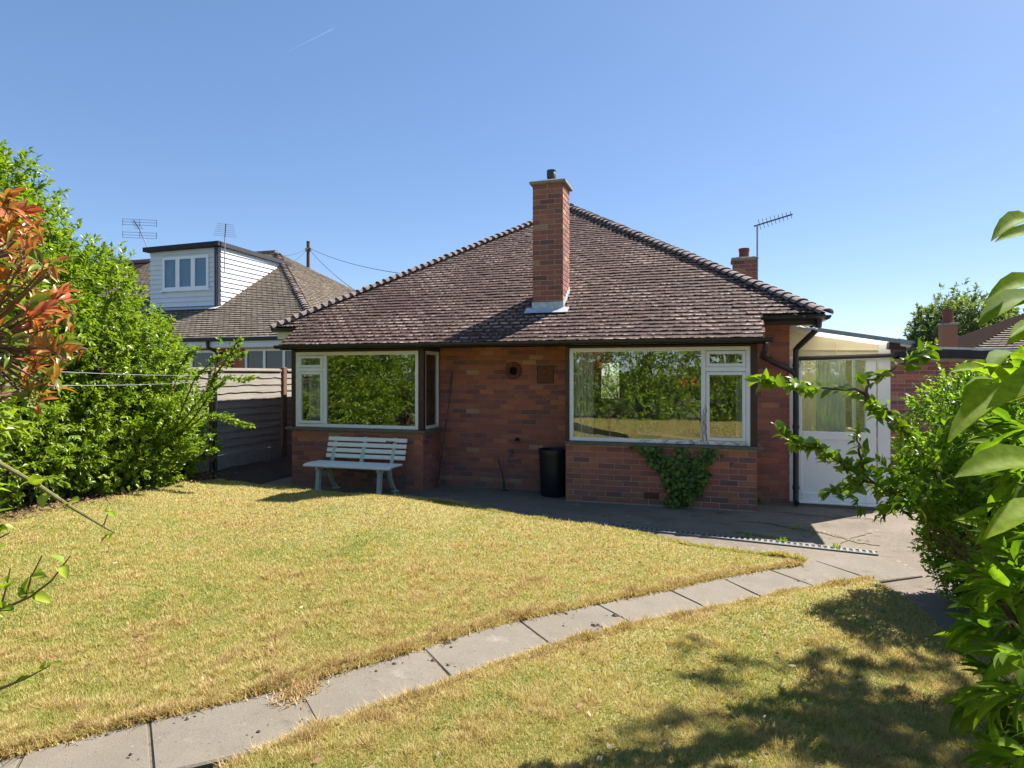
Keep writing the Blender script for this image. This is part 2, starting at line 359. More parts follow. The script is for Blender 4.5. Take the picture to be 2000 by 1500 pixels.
sheet('planting_bed', [(2.0, 5.4), (2.2, 4.5), (2.05, 3.4), (2.6, 1.6), (3.4, -1), (3.8, -5.6), (9, -5.6), (9, 7.2), (2.6, 7.2), (2.15, 6.3)], lambda x, y: hz(x, y)+.02+.025*math.sin(3*x)*math.sin(2.3*y), 'soil', .3, .04)
pat = sheet('patio', [(-9.4, 6.2), (2.9, 4.6), (7, 6.5), (7, 16), (-9.4, 16)], lambda x, y: .0 + (.008*math.sin(1.3*x)*math.sin(1.9*y) if y < 8 else 0), 'patio', .5)

# the slab path: each slab a piece of its own
joints = [((1690, 1088), (1790, 1120)), ((1600, 1098), (1700, 1132)), ((1502, 1113), (1600, 1149)), ((1403, 1126), (1499, 1172)), ((1297, 1148), (1389, 1192)), ((1154, 1174), (1242, 1222)), ((1000, 1203), (1084, 1266)),
          ((820, 1260), (888, 1332)), ((568, 1320), (624, 1424)), ((288, 1390), (297, 1500)), ((60, 1448), (0, 1560)), ((-200, 1520), (-330, 1660))]
J = []
for a, b in joints:
    pa, pb = PT(*a, .012), PT(*b, .012); d = (pb-pa).normalized(); J.append((pa-d*.05, pb+d*.06))
plain('joint_dirt', (.13, .10, .07), .95, .5, 30)
path_base = sheet('path', [xy(a) for a, b in J]+[xy(b) for a, b in J[::-1]], lambda x, y: hz(x, y)+.009, 'joint_dirt', .3)
for i in range(len(J)-1):
    (a, b), (c, d) = J[i], J[i+1]; ctr = (a+b+c+d)/4; g = .002
    cor = []
    for p, q, o_ in ((a, c, b), (b, d, a), (d, b, c), (c, a, d)):
        cor.append(p+(q-p).normalized()*g)
    mb = MB(); tilt = [random.Random(i*9+k).uniform(-.005, .005) for k in range(4)]
    for k, p in enumerate(cor): p.z = hz(p.x, p.y)+.016+tilt[k]
    top = [p+(ctr-p).normalized()*.012 for p in cor]
    for p, t in zip(cor, top): t.z = p.z; 
    mid = [p-Vector((0, 0, .01)) for p in cor]; low = [p-Vector((0, 0, .06)) for p in cor]
    vs = top+mid+low
    if sum((cor[1]-cor[0]).cross(cor[2]-cor[1])) < 0: pass
    mb.add(vs, [(0, 1, 2, 3)]+[(k+4*l, k+4*l+4, (k+1) % 4+4*l+4, (k+1) % 4+4*l) for l in (0, 1) for k in range(4)])
    o = mb.build('slab', M['slab'], path_base)
    bm = bmesh.new(); bm.from_mesh(o.data); bmesh.ops.recalc_face_normals(bm, faces=bm.faces); bm.to_mesh(o.data); bm.free()
# moss tuft lying on the path, crumbs of earth on the slabs
rng = random.Random(5)
def crumb(mb, p, r):
    n = 6; vs = [(p.x+r*rng.uniform(.7, 1.2)*math.cos(k*1.047), p.y+r*rng.uniform(.6, 1.1)*math.sin(k*1.047), p.z) for k in range(n)]+[(p.x, p.y, p.z+r*.6)]
    mb.add(vs, [(k, (k+1) % n, n) for k in range(n)])
mb = MB()
for u, v, r in ((225, 1415, .018), (240, 1420, .022), (210, 1435, .012), (170, 1440, .012), (255, 1473, .01), (365, 1405, .013), (385, 1385, .02), (420, 1372, .018), (410, 1380, .014), (606, 1410, .018), (560, 1440, .014), (505, 1428, .01),
                (750, 1270, .02), (762, 1286, .016), (770, 1296, .014), (735, 1310, .01), (872, 1254, .03), (845, 1290, .016), (875, 1300, .018), (1106, 1199, .012), (1160, 1222, .022), (1168, 1221, .02), (1216, 1166, .025), (1200, 1203, .03), (1062, 1262, .02), (1100, 1222, .01), (1560, 1135, .02)):
    p = PT(u, v, .017); crumb(mb, p, r)
    for k in range(3): crumb(mb, p+Vector((rng.uniform(-.06, .06), rng.uniform(-.06, .06), 0)), r*.4)
tag(mb.build('earth_crumbs', M['soil']), 'dark crumbs of earth scattered over the path slabs', 'soil', kind='stuff')

# slotted drain
A, B = Vector((-2.75, 7.50, 0)), Vector((1.58, 6.87, 0)); dd = (B-A).normalized(); nn = Vector((-dd.y, dd.x, 0))
dr = thing('drain_channel', A, 'narrow slotted channel drain across the patio beside the lawn', 'drain')
mb = MB()
for s in (-1, 1): mb.bar(A+nn*.06*s+Vector((0, 0, .004)), B+nn*.06*s+Vector((0, 0, .004)), .014, .03)
mb.build('channel_edge', plain('channel_metal', (.2, .2, .2), .7, .3, 30), dr)
mb = MB(); mb.bar(A+Vector((0, 0, .0085)), B+Vector((0, 0, .0085)), .104, .004); mb.build('channel_bed', plain('drain_dirt', (.09, .08, .07), .95, .4, 30), dr)
mb = MB(); L = (B-A).length
for k in range(int(L/.056)):
    p = A+dd*(k*.056+.03); mb.bar(p-nn*.05+Vector((0, 0, .016)), p+nn*.05+Vector((0, 0, .016)), .026, .006)
mb.build('grating', plain('grating_metal', (.17, .17, .17), .7, .3, 30), dr)

# ------------------------------------------------------------------ grass blades
def in_poly(X, Y, poly):
    c = np.zeros(len(X), bool); n = len(poly); j = n-1
    for i in range(n):
        xi, yi = poly[i]; xj, yj = poly[j]
        k = ((yi > Y) != (yj > Y)) & (X < (xj-xi)*(Y-yi)/((yj-yi) or 1e-9)+xi); c ^= k; j = i
    return c
def grass(name, poly, n, seed, label, parent_z=zl, far=False):
    r = np.random.default_rng(seed)
    # equal numbers per patch of picture: depth by 1/d^2 law
    u = r.random(n*3); d0, d1 = 1.7, 11.; D = 1/(1/d0-u*(1/d0-1/d1)); A_ = (r.random(n*3)-.5)*2*.98
    xc = A_*D; X = xc*cT-D*sT; Y = xc*sT+D*cT
    ok = in_poly(X, Y, poly); X, Y, D = X[ok][:n], Y[ok][:n], D[ok][:n]; n = len(X)
    P = np.stack([X, Y, np.zeros(n)], 1)
    big = vn(P, .9, 1)*.6+vn(P, 2.7, 2)*.4; mid = vn(P, 9, 3); fine = vn(P, 26, 4)
    z = hz(X, Y)+.03+.012*np.sin(2.1*X+.7)*np.sin(1.7*Y)+.006*np.sin(5.3*X+2*Y)
    H = (.011+.017*mid*fine*1.6+.008*r.random(n))*(.75+.6*big); H = .72*H*np.where(fine > .68, 1.35, 1)
    wdt = np.clip(.00085*D, .0016, .007)
    a = r.random(n)*6.283; lean = r.normal(0, 1.25, n); lx, ly = np.cos(a+1.3)*lean, np.sin(a+1.3)*lean
    base = np.stack([X, Y, z-.004], 1); dv = np.stack([np.cos(a), np.sin(a), 0*a], 1)*wdt[:, None]
    tip = base+np.stack([lx*H, ly*H, H*1.0+.004], 1)
    V = np.stack([base-dv, base+dv, tip], 1).reshape(-1, 3)
    F = np.arange(3*n).reshape(-1, 3)
    # straw and green in patches; browner along the edges
    c = .44+.38*(big-.5)+.55*(mid-.5)+.30*(fine-.5)+r.normal(0, .19, n)
    green = vn(P, 1.9, 8); c -= .24*np.clip((green-.55)*4, 0, 1)
    pe = np.array([xy(p) for p in edge_low+edge_path]); dm = np.full(n, 9.)
    for q0, q1 in zip(pe[:-1], pe[1:]):
        w = q1-q0; L2 = (w**2).sum()
        if L2 > 9: continue
        t = np.clip(((X-q0[0])*w[0]+(Y-q0[1])*w[1])/L2, 0, 1); dm = np.minimum(dm, np.hypot(X-q0[0]-t*w[0], Y-q0[1]-t*w[1]))
    c += .30*np.exp(-(dm/.11)**2)
    o = big_mesh(name, V, F, M['grass_blade'], None, np.repeat(np.clip(c, 0, 1), 3), kind='stuff')
    tag(o, label, 'grass'); return o
grass('grass', lawn_main_poly, 520000, 1, 'short sunburnt grass of the large lawn by the house')
grass('grass', lawn_near_poly, 420000, 2, 'short browned grass of the foreground lawn')
# the part of the lawns behind the camera, seen in the glass: coarser blades
r_ = np.random.default_rng(6); nb_ = 70000; X = r_.uniform(-6, 4, nb_); Y = r_.uniform(-4.2, 2.2, nb_); ok = (in_poly(X, Y, lawn_main_poly) | in_poly(X, Y, lawn_near_poly)) & ~((Y*cT-X*sT > 1.2) & (np.abs(X*cT+Y*sT) < 1.02*(Y*cT-X*sT))); X, Y = X[ok], Y[ok]; nb_ = len(X)
a = r_.random(nb_)*6.28; H = r_.uniform(.02, .05, nb_); P = np.stack([X, Y, 0*X], 1); b_ = np.stack([X, Y, hz(X, Y)+.03], 1); dv = np.stack([np.cos(a), np.sin(a), 0*a], 1)*.012; l_ = r_.normal(0, .8, nb_)
o = big_mesh('grass', np.stack([b_-dv, b_+dv, b_+np.stack([np.cos(a+1.3)*l_*H, np.sin(a+1.3)*l_*H, H], 1)], 1).reshape(-1, 3), np.arange(3*nb_).reshape(-1, 3), M['grass_blade'], None, np.repeat(np.clip(.15+.7*vn(P, 1.5, 3)+.2*r_.normal(0, 1, nb_), 0, 1), 3), kind='stuff')
tag(o, 'coarse grass of the lawn behind the camera', 'grass')
# ragged fringe hanging over the path and patio edges
def fringe(name, edges, n, seed, label, lo, hi):
    r = np.random.default_rng(seed); P0 = []
    for e in edges:
        pts = np.array([xy(p) for p in e]); w = np.linalg.norm(np.diff(pts, axis=0), axis=1); dep = np.hypot(*pts.T)
        pr = w/((dep[:-1]+dep[1:])/2)**1.3; k = r.choice(len(w), n, p=pr/pr.sum()); t = r.random(n)[:, None]
        P0.append(pts[k]*(1-t)+pts[k+1]*t)
    X, Y = np.concatenate(P0).T; n = len(X); X = X+r.normal(0, .022, n); Y = Y+r.normal(0, .022, n); D = np.hypot(X, Y)
    P = np.stack([X, Y, 0*X], 1); lump = vn(P, 11, 5)
    H = (.02+.05*lump**2)*(.6+.8*r.random(n)); a = r.random(n)*6.283; l = r.normal(0, .8, n)
    b = np.stack([X, Y, hz(X, Y)+.018], 1); dv = np.stack([np.cos(a), np.sin(a), 0*a], 1)*np.clip(.001*D, .002, .008)[:, None]
    tip = b+np.stack([np.cos(a+1.4)*l*H, np.sin(a+1.4)*l*H, H*.8], 1)
    o = big_mesh(name, np.stack([b-dv, b+dv, tip], 1).reshape(-1, 3), np.arange(3*n).reshape(-1, 3), M['grass_blade'], None, np.repeat(np.clip(lo+(hi-lo)*r.random(n)+.3*(lump-.5), 0, 1), 3), kind='stuff')
    tag(o, label, 'grass')
fringe('grass_fringe', [edge_path[:-1], edge_low[:-2]], 16000, 3, 'ragged brown grass fringe along both edges of the path', .45, 1)
fringe('grass_fringe', [edge_patio], 14000, 4, 'pale grass fringe along the lawn edge above the patio', .1, .7)
# the mossy tuft on the path
r_ = np.random.default_rng(8); q = PT(588, 1345, .016); n_ = 900
X = q.x+r_.normal(0, .035, n_); Y = q.y+r_.normal(0, .06, n_); a = r_.random(n_)*6.28; H = .012+.03*r_.random(n_)
b_ = np.stack([X, Y, np.full(n_, q.z-.003)], 1); dv = np.stack([np.cos(a), np.sin(a), 0*a], 1)*.004
o = big_mesh('moss_tuft', np.stack([b_-dv, b_+dv, b_+np.stack([np.cos(a+1)*H, np.sin(a+1)*H, H*.7], 1)], 1).reshape(-1, 3), np.arange(3*n_).reshape(-1, 3), M['grass_blade'], None, np.repeat(np.clip(.7+.3*r_.random(n_), 0, 1), 3))
tag(o, 'brown tuft of dead moss lying on a path slab joint', 'moss')

r_ = np.random.default_rng(18); n_ = 260; D = 1/(1/2.-r_.random(n_)*(1/2.-1/8.)); A_ = (r_.random(n_)-.5)*1.7; xc = A_*D; X = xc*cT-D*sT; Y = xc*sT+D*cT
ok = in_poly(X, Y, lawn_main_poly) | in_poly(X, Y, lawn_near_poly); X, Y = X[ok], Y[ok]; n_ = len(X); a = r_.random(n_)*6.28; s_ = r_.uniform(.010, .026, n_)
V = []
for k in range(n_):
    c_, sn = math.cos(a[k]), math.sin(a[k]); z_ = hz(float(X[k]), float(Y[k]))+.052
    for dx_, dy_, dz_ in ((-1, 0, 0), (0, .4, .006), (1, 0, .004), (0, -.4, -.004)): V.append((X[k]+s_[k]*(dx_*c_-dy_*sn), Y[k]+s_[k]*(dx_*sn+dy_*c_), z_+dz_))
n = NT('fallen_leaf'); n.set(n.ramp(n.attr('rnd'), [(0, (.10, .05, .025)), (.6, (.26, .15, .07)), (1, (.5, .42, .25))]), .8); M['fallen_leaf'] = n.m
tag(big_mesh('fallen_leaves', np.array(V), np.arange(4*n_).reshape(-1, 4), M['fallen_leaf'], None, np.repeat(r_.random(n_), 4), kind='stuff'), 'small brown fallen leaves scattered over the lawns', 'leaves')
# ================================================================== brick and tile pieces
def depth_of(p): return max(.5, -p[0]*sT+p[1]*cT)
RB = random.Random(11)
BRV = []                                                            # brick mesh variants, front face towards -Y
BOX_F = [(0, 1, 5, 4), (1, 2, 6, 5), (3, 0, 4, 7), (4, 5, 6, 7), (0, 3, 2, 1)]
def brick_verts(r, L=.215, Hh=.065, D=.03):
    j = lambda: r.uniform(-.0022, .0022); e = .004
    x, z = L/2, Hh/2
    fr = [(-x+e+j(), -.006+j()*.6, -z+e+j()), (x-e+j(), -.006+j()*.6, -z+e+j()), (x-e+j(), -.006+j()*.6, z-e+j()), (-x+e+j(), -.006+j()*.6, z-e+j())]
    md = [(-x, -.002, -z), (x, -.002, -z), (x, -.002, z), (-x, -.002, z)]; bk = [(a, D, c) for a, b, c in md]
    return fr+md+bk
BR_F = [(0, 1, 2, 3)]+[(k+4*l, k+4*l+4, (k+1) % 4+4*l+4, (k+1) % 4+4*l) for l in (0, 1) for k in range(4)]
def brick_variants(m):
    out = []
    for k in range(14):
        mb = MB(); mb.cur = (k+.5)/14; mb.add(brick_verts(RB), BR_F); out.append(mb.mesh('brick', M[m]))
    return out
def lay(x0, x1, z0, z1, holes=(), phase=0, cz=.075, z_off=0):
    """stretcher bond over a wall face: (centre along, centre height, length)"""
    out = []; k = 0; z = z0
    while z+.06 < z1:
        x = x0-(.1125 if (k+phase) % 2 else 0)
        while x < x1-.02:
            a, b = max(x, x0), min(x+.215, x1)
            zz = z+.0325; sp = [(a, b)]
            for h in holes:
                if h[2] < zz+.03 and h[3] > zz-.03: sp = [s for a_, b_ in sp for s in ((a_, min(b_, h[0])), (max(a_, h[1]), b_)) if s[1] > s[0]]
            out += [((a_+b_)/2, zz, b_-a_) for a_, b_ in sp if b_-a_ > .035]
            x += .225
        z += cz; k += 1
    return out
class Bricks:
    def __init__(s): s.items = []
    def face(s, y, rng_, parent, mkey, facing='front', **kw):
        e = .003 if facing == 'front' else .0045; rng_ = (rng_[0]-e, rng_[1]+e)+tuple(rng_[2:])
        for c, z, L in lay(*rng_, **kw):
            if facing == 'front': p, rz = (c, y, z), 0.
            elif facing == 'right': p, rz = (y, c, z), math.pi/2      # faces +X, y is the X of the face
            else: p, rz = (y, c, z), -math.pi/2
            s.items.append((p, rz, L/.215, parent, mkey))
        return s
    def place(s, limit, house):
        it = sorted(s.items, key=lambda q: depth_of(q[0])+(3 if q[1] else 0))
        vs = {}
        for p, rz, sc, par, mk in it[:limit]:
            if mk not in vs: vs[mk] = brick_variants(mk)
            o = bpy.data.objects.new('brick', RB.choice(vs[mk])); o.location = Vector(p)+Vector((0, RB.uniform(-.0015, .0015), 0)) if not rz else p
            o.rotation_euler = (RB.uniform(-.008, .008), RB.uniform(-.006, .006), rz); o.scale = (sc, 1, 1)
            COL.objects.link(o); o.parent = par
        rest = it[limit:]
        for mk in {q[4] for q in rest}:
            sub = [q for q in rest if q[4] == mk]; N = len(sub)
            Rm = np.zeros((N, 3, 3)); T = np.zeros((N, 3))
            for i, (p, rz, sc, par, _) in enumerate(sub):
                c, s_ = math.cos(rz), math.sin(rz); Rm[i] = np.array([[c, -s_, 0], [s_, c, 0], [0, 0, 1]]) @ np.diag([sc, 1, 1]); T[i] = p
            V, F, rn = stamp(brick_verts(random.Random(3)), BR_F, Rm, T, np.array([RB.random() for _ in sub]))
            big_mesh('brickwork', V, F, M[mk], house, rn, kind='stuff')

# plain roof tile: x across, y up the slope, z off the roof; tail end raised
TL_V = [(-.5, 0, .030), (.5, 0, .030), (.5, .16, .006), (-.5, .16, .006), (-.5, 0, .016), (.5, 0, .016), (.5, .16, -.008), (-.5, .16, -.008)]
TL_F = [(0, 1, 2, 3), (4, 5, 1, 0), (5, 6, 2, 1), (7, 4, 0, 3)]
TL_UV = [(0, 0), (1, 0), (1, 1), (0, 1), (0, .0), (1, .0), (1, .6), (0, .6)]
def tile_mesh(m, rnd, r):
    me = bpy.data.meshes.new('tile')
    v = [(x*.163, y+(r.uniform(-.004, .004) if y == 0 else 0), z+(r.uniform(-.003, .004) if y == 0 else 0)) for x, y, z in TL_V]
    me.from_pydata(v, [], TL_F); ul = me.uv_layers.new(name='UVMap')
    for l in me.loops: ul.data[l.index].uv = TL_UV[l.vertex_index]
    at = me.attributes.new('rnd', 'FLOAT', 'POINT'); at.data.foreach_set('value', [rnd]*8); me.materials.append(M[m]); return me
def tile_rows(origin, ux, us, un, rows, xr, gauge=.1, wd=.165, skip=None, r=random.Random(2)):
    """list of (position, width scale) over a roof plane; xr(s) gives the span at slope distance s"""
    out = []
    for k in range(rows):
        s = k*gauge; lo, hi = xr(s+gauge*.5)
        if hi-lo < .05: continue
        x = math.floor(lo/wd)*wd-(wd/2 if k % 2 else 0)
        while x < hi-.01:
            a, b = max(x, lo), min(x+wd, hi)
            if b-a > .03:
                c = (a+b)/2; p = origin+ux*c+us*s
                if not (skip and skip(p)): out.append((p, (b-a-.002)/.163))
            x += wd
    return out
def place_tiles(tiles, ux, us, un, parent, mkey, limit=0, r=random.Random(4), name='tiling'):
    B = np.array([ux, us, un], float).T
    order = sorted(tiles, key=lambda t: depth_of(t[0])); near, rest = order[:limit], order[limit:]
    if near:
        var = [tile_mesh(mkey, (i+.5)/12, r) for i in range(12)]
        for p, sc in near:
            o = bpy.data.objects.new('tile', r.choice(var)); q = Matrix(B.tolist()).to_4x4()
            a = Matrix.Rotation(r.uniform(-.03, .03), 4, 'Z') @ Matrix.Rotation(r.uniform(-.03, .03), 4, 'Y')
            o.matrix_world = Matrix.Translation(p+un*r.uniform(0, .004)) @ q @ a @ Matrix.Diagonal((sc, 1, 1, 1)); COL.objects.link(o)
            mw = o.matrix_world.copy(); o.parent = parent; o.matrix_basis = mw
    if rest:
        N = len(rest); rr = np.random.default_rng(7); sc = np.array([t[1] for t in rest])*.163
        a = rr.normal(0, .016, N); t_ = rr.normal(0, .016, N); Rm = np.zeros((N, 3, 3))
        Rm[:, 0, 0] = sc; Rm[:, 1, 1] = 1; Rm[:, 2, 2] = 1; Rm[:, 0, 1] = -a; Rm[:, 1, 0] = a*sc; Rm[:, 2, 0] = t_*sc
        Rm = np.einsum('ij,njk->nik', B, Rm); T = np.array([tuple(t[0]) for t in rest])+np.array(un)[None]*rr.uniform(0, .005, N)[:, None]
        V, F, rn = stamp(TL_V, TL_F, Rm, T, rr.random(N)); big_mesh(name, V, F, M[mkey], parent, rn, np.tile(np.array(TL_UV), (N, 1)), kind='stuff')

def bonnet(mk, seed):                                                # hip tile: bent plate, narrow at the head
    mb = MB(); r = random.Random(seed); n = 6; vs = []
    for y, w, h in ((0, .14, .08), (.18, .085, .045)):
        for t in (0, .014):
            for k in range(n+1):
                a = math.pi*k/n; vs.append((math.cos(a)*(w-t), y, math.sin(a)*(h-t)-.02+(.012 if y == 0 else -.012)+r.uniform(-.002, .002)))
    m1 = n+1; fs = []
    for k in range(n):
        fs += [(k, k+1, k+1+2*m1, k+2*m1), (k+1, k, k+m1, k+1+m1), (k+m1, k+3*m1, k+1+3*m1, k+1+m1)]
    mb.add(vs, fs); return mb.mesh('hip_tile', M[mk])
BON = [bonnet('hip_tile', s) for s in range(5)]
def hip_line(a, b, parent, gauge=.131, r=random.Random(6), mk=None):
    d = (b-a); L = d.length; d.normalize(); up = Vector((0, 0, 1)); x = d.cross(up).normalized(); z = x.cross(d)
    q = Matrix((x, d, z)).transposed().to_4x4()
    for k in range(int(L/gauge)):
        o = bpy.data.objects.new('hip_tile', r.choice(BON)); mw = Matrix.Translation(a+d*(k*gauge)+z*(.012+r.uniform(-.004, .006))) @ q @ Matrix.Rotation(r.uniform(-.05, .05), 4, 'Z') @ Matrix.Rotation(r.uniform(.10, .20), 4, 'X')
        COL.objects.link(o); o.parent = parent; o.matrix_basis = mw

# ================================================================== the bungalow
WY, BYF = 9.15, 8.53                                                 # wall face and bay face
house = thing('bungalow', (-2.7, 12, 0), 'red brown brick bungalow with two bay windows and a hipped tiled roof', 'house')
XL, XR, LX0, LX1, RX0, RX1 = -6.35, 1.05, -6.30, -4.02, -1.86, .60
mb = MB()
mb.box(LX1, RX0, WY, WY+.25, -.02, 2.30)                            # between the bays
front_wall = mb.build('wall', M['mortar'], house)
mb = MB(); mb.box(RX1-.0, XR, WY, WY+.25, -.02, 2.50); right_wall = mb.build('wall', M['mortar'], house)
mb = MB(); mb.box(XR-.25, XR, WY+.25, 17, -.02, 2.5); side_wall_r = mb.build('wall', M['mortar'], house)
mb = MB(); mb.box(XL, XL+.25, WY, 17, -.02, 2.5); side_wall_l = mb.build('wall', M['mortar'], house)
mb = MB()                                                            # rear wall with a window opening
for b in ((XL+.25, -2.75, 16.75, 17, 0, 2.5), (-1.75, XR-.25, 16.75, 17, 0, 2.5), (-2.75, -1.75, 16.75, 17, 0, 1.0), (-2.75, -1.75, 16.75, 17, 2.1, 2.5)): mb.box(*b)
mb.build('wall', M['mortar'], house)
mb = MB(); mb.box(LX0, LX1, BYF, BYF+.22, -.02, .88); mb.box(LX0, LX0+.22, BYF+.22, WY, -.02, .88); mb.box(LX1-.22, LX1, BYF+.22, WY+.1, -.02, .88); bay_l = mb.build('bay_wall', M['mortar'], house)
mb = MB(); mb.box(RX0, RX1, BYF, BYF+.22, -.02, .79); mb.box(RX0, RX0+.22, BYF+.22, WY, -.02, .79); mb.box(RX1-.22, RX1, BYF+.22, WY+.1, -.02, .79); bay_r = mb.build('bay_wall', M['mortar_pale'], house)
bk = Bricks()
hatch = (-2.445, -2.175, 1.605, 1.88)
bk.face(BYF, (RX0, RX1, .02, .80), bay_r, 'brick', holes=[(-.81, -.59, .10, .16)])
bk.face(BYF, (LX0, LX1, .02, .88), bay_l, 'brick')
bk.face(WY, (LX1, RX0, .02, 2.28), front_wall, 'brick', holes=[hatch], phase=1)
bk.face(WY, (RX1, XR, .02, 2.49), right_wall, 'brick')
bk.face(XR, (WY, 12.5, .02, 2.49), side_wall_r, 'brick', 'right', phase=1)
bk.face(LX1, (BYF, WY, .02, .88), bay_l, 'brick', 'right', phase=1)
bk.face(RX0, (BYF, WY, .02, .80), bay_r, 'brick', 'left', phase=1)
bk.face(RX1, (BYF, WY, .02, .80), bay_r, 'brick', 'right', phase=1)
bk.face(LX0, (BYF, WY, .02, .88), bay_l, 'brick', 'left', phase=1)
bk.face(XL, (WY, 17, .02, 2.49), side_wall_l, 'brick', 'left')

# roof planes
PITCH = .653; ang = math.atan(PITCH); EY, EZ = 8.79, 2.522; EXL, EXR = -6.82, 1.402; AX, AYY, AZZ = -2.709, 12.90, 5.208; BYE = 8.30; BZE = EZ+PITCH*(BYE-EY); REAR = 17.4
us = Vector((0, math.cos(ang), math.sin(ang))); un = Vector((0, -math.sin(ang), math.cos(ang)))
o_ = -un*.012
mb = MB(); RB_Y = REAR-(AYY-EY)+0.
apex = Vector((AX, AYY, AZZ)); apex2 = Vector((AX, max(RB_Y, AYY+.4), AZZ))
cL, cR = Vector((EXL, EY, EZ)), Vector((EXR, EY, EZ)); bL, bR = Vector((EXL, apex2.y+4.11, EZ)), Vector((EXR, apex2.y+4.11, EZ))
dn = Vector((0, 0, -.02))
mb.add([p+dn for p in (cL, cR, apex)], [(0, 1, 2)]); mb.add([p+dn for p in (cR, bR, apex2, apex)], [(0, 1, 2, 3)])
mb.add([p+dn for p in (bL, cL, apex, apex2)], [(0, 1, 2, 3)]); mb.add([p+dn for p in (bR, bL, apex2)], [(0, 1, 2)])
mb.add([Vector(p)+dn for p in ((XL, BYE, BZE), (.69, BYE, BZE), (.69, EY, EZ), (XL, EY, EZ))], [(0, 1, 2, 3)])
mb.add([Vector(p)+dn*4 for p in ((XL, BYE, BZE), (.69, BYE, BZE), (.69, EY, EZ), (XL, EY, EZ))], [(3, 2, 1, 0)])
for x in (XL, .69): mb.quad((x, BYE, BZE-.08), (x, BYE, BZE-.02), (x, EY, EZ-.02), (x, EY, EZ-.08))
roof = mb.build('roof', M['roof_core'], house)
CHX0, CHX1, CHY0, CHY1 = -2.47, -2.02, 9.04, 9.49
o0 = Vector((0, BYE, BZE))
def xr_front(s):
    y = BYE+s*math.cos(ang)
    return (XL, .69) if y < EY else (EXL+(y-EY), EXR-(y-EY))
tf_ = tile_rows(o0-us*.03, Vector((1, 0, 0)), us, un, 57, xr_front, skip=lambda p: CHX0+.04 < p.x < CHX1-.04 and CHY0-.10 < p.y < CHY1-.06)
# the first full-width course of the main eaves either side of the bay roof comes with the rows above
place_tiles(tf_, Vector((1, 0, 0)), us, un, roof, 'tile', 300)
usR = Vector((-math.cos(ang), 0, math.sin(ang))); unR = Vector((math.sin(ang), 0, math.cos(ang))); uxR = Vector((0, 1, 0))
place_tiles(tile_rows(Vector((EXR, 0, EZ))-usR*.03, uxR, usR, unR, 49, lambda s: (EY+s*math.cos(ang), bR.y-s*math.cos(ang))), uxR, usR, unR, roof, 'tile')
usL = Vector((math.cos(ang), 0, math.sin(ang))); unL = Vector((-math.sin(ang), 0, math.cos(ang))); uxL = Vector((0, -1, 0))
place_tiles(tile_rows(Vector((EXL, 0, EZ))-usL*.03, uxL, usL, unL, 49, lambda s: (-(bR.y-s*math.cos(ang)), -(EY+s*math.cos(ang)))), uxL, usL, unL, roof, 'tile')
hip_line(cR+(cR-apex).normalized()*.05, apex, roof); hip_line(cL+(cL-apex).normalized()*.05, apex, roof, r=random.Random(16))
mb = MB(); mb.tube([apex+Vector((0, -.08, -.02)), apex2+Vector((0, .1, -.02))], .11, 10); mb.build('ridge_tile', M['hip_tile'], roof, True)
# cushions of moss on the tiles
r_ = np.random.default_rng(21); N = 8000; mp = []
while len(mp) < N:
    s = r_.random()*5.0; lo, hi = xr_front(s); w = hi-lo
    if r_.random() > w/8.2: continue
    row = math.floor(s/.1); x = lo+r_.random()*w
    p = o0+us*(row*.1+r_.choice([-.028, .065, .05, .04, .0]))+Vector((x, 0, 0))+un*(.012)
    if CHX0-.02 < p.x < CHX1+.02 and CHY0-.1 < p.y < CHY1: continue
    mp.append(p)
mp = np.array([tuple(p) for p in mp]); keep = vn(mp, .8, 5)*.65+vn(mp, 3, 6)*.5 > .46; mp = mp[keep]; N = len(mp)
dome = [(math.cos(k*1.047), math.sin(k*1.047), 0) for k in range(6)]+[(0, 0, 1)]; df = [(k, (k+1) % 6, 6) for k in range(6)]
sc = r_.uniform(.008, .024, N); Bm = np.array([(1, 0, 0), tuple(us), tuple(un)]).T
Rm = np.einsum('ij,njk->nik', Bm, np.stack([np.diag([a*r_.uniform(.8, 2), a*.8, a*r_.uniform(.5, .9)]) for a in sc]))
V, F, rn = stamp(dome, df, Rm, mp, r_.random(N)); big_mesh('moss', V, F, M['moss'], roof, rn, smooth=True, kind='stuff')

# main chimney with flashing
def roof_z(y): return EZ+PITCH*(y-EY)
def stack(x0, x1, y0, y1, z0, ztop, name):
    mb = MB(); mb.box(x0, x1, y0, y1, z0, ztop); c = mb.build(name, M['mortar_pale'], house)
    n = int((ztop-z0)/.075); zz = ztop-n*.075+.005
    for k, (y, rg, fc, ph) in enumerate(((y0, (x0, x1), 'front', 0), (x1, (y0, y1), 'right', 1), (x0, (y0, y1), 'left', 1))):
        bk.face(y, (rg[0], rg[1], zz, ztop), c, 'brick_stack', fc, phase=ph)
    return c
ch = stack(CHX0, CHX1, CHY0, CHY1, roof_z(CHY0)-.06, 4.56, 'chimney')
mb = MB(); mb.bbox(CHX0-.05, CHX1+.05, CHY0-.05, CHY1+.05, 4.56, 4.61, .012)
mb.add([(CHX0-.03, CHY0-.03, 4.61), (CHX1+.03, CHY0-.03, 4.61), (CHX1+.03, CHY1+.03, 4.61), (CHX0-.03, CHY1+.03, 4.61), (-2.33, 9.18, 4.67), (-2.16, 9.18, 4.67), (-2.16, 9.35, 4.67), (-2.33, 9.35, 4.67)], [(0, 1, 5, 4), (1, 2, 6, 5), (2, 3, 7, 6), (3, 0, 4, 7), (4, 5, 6, 7)])
mb.build('cap', M['cement'], ch)
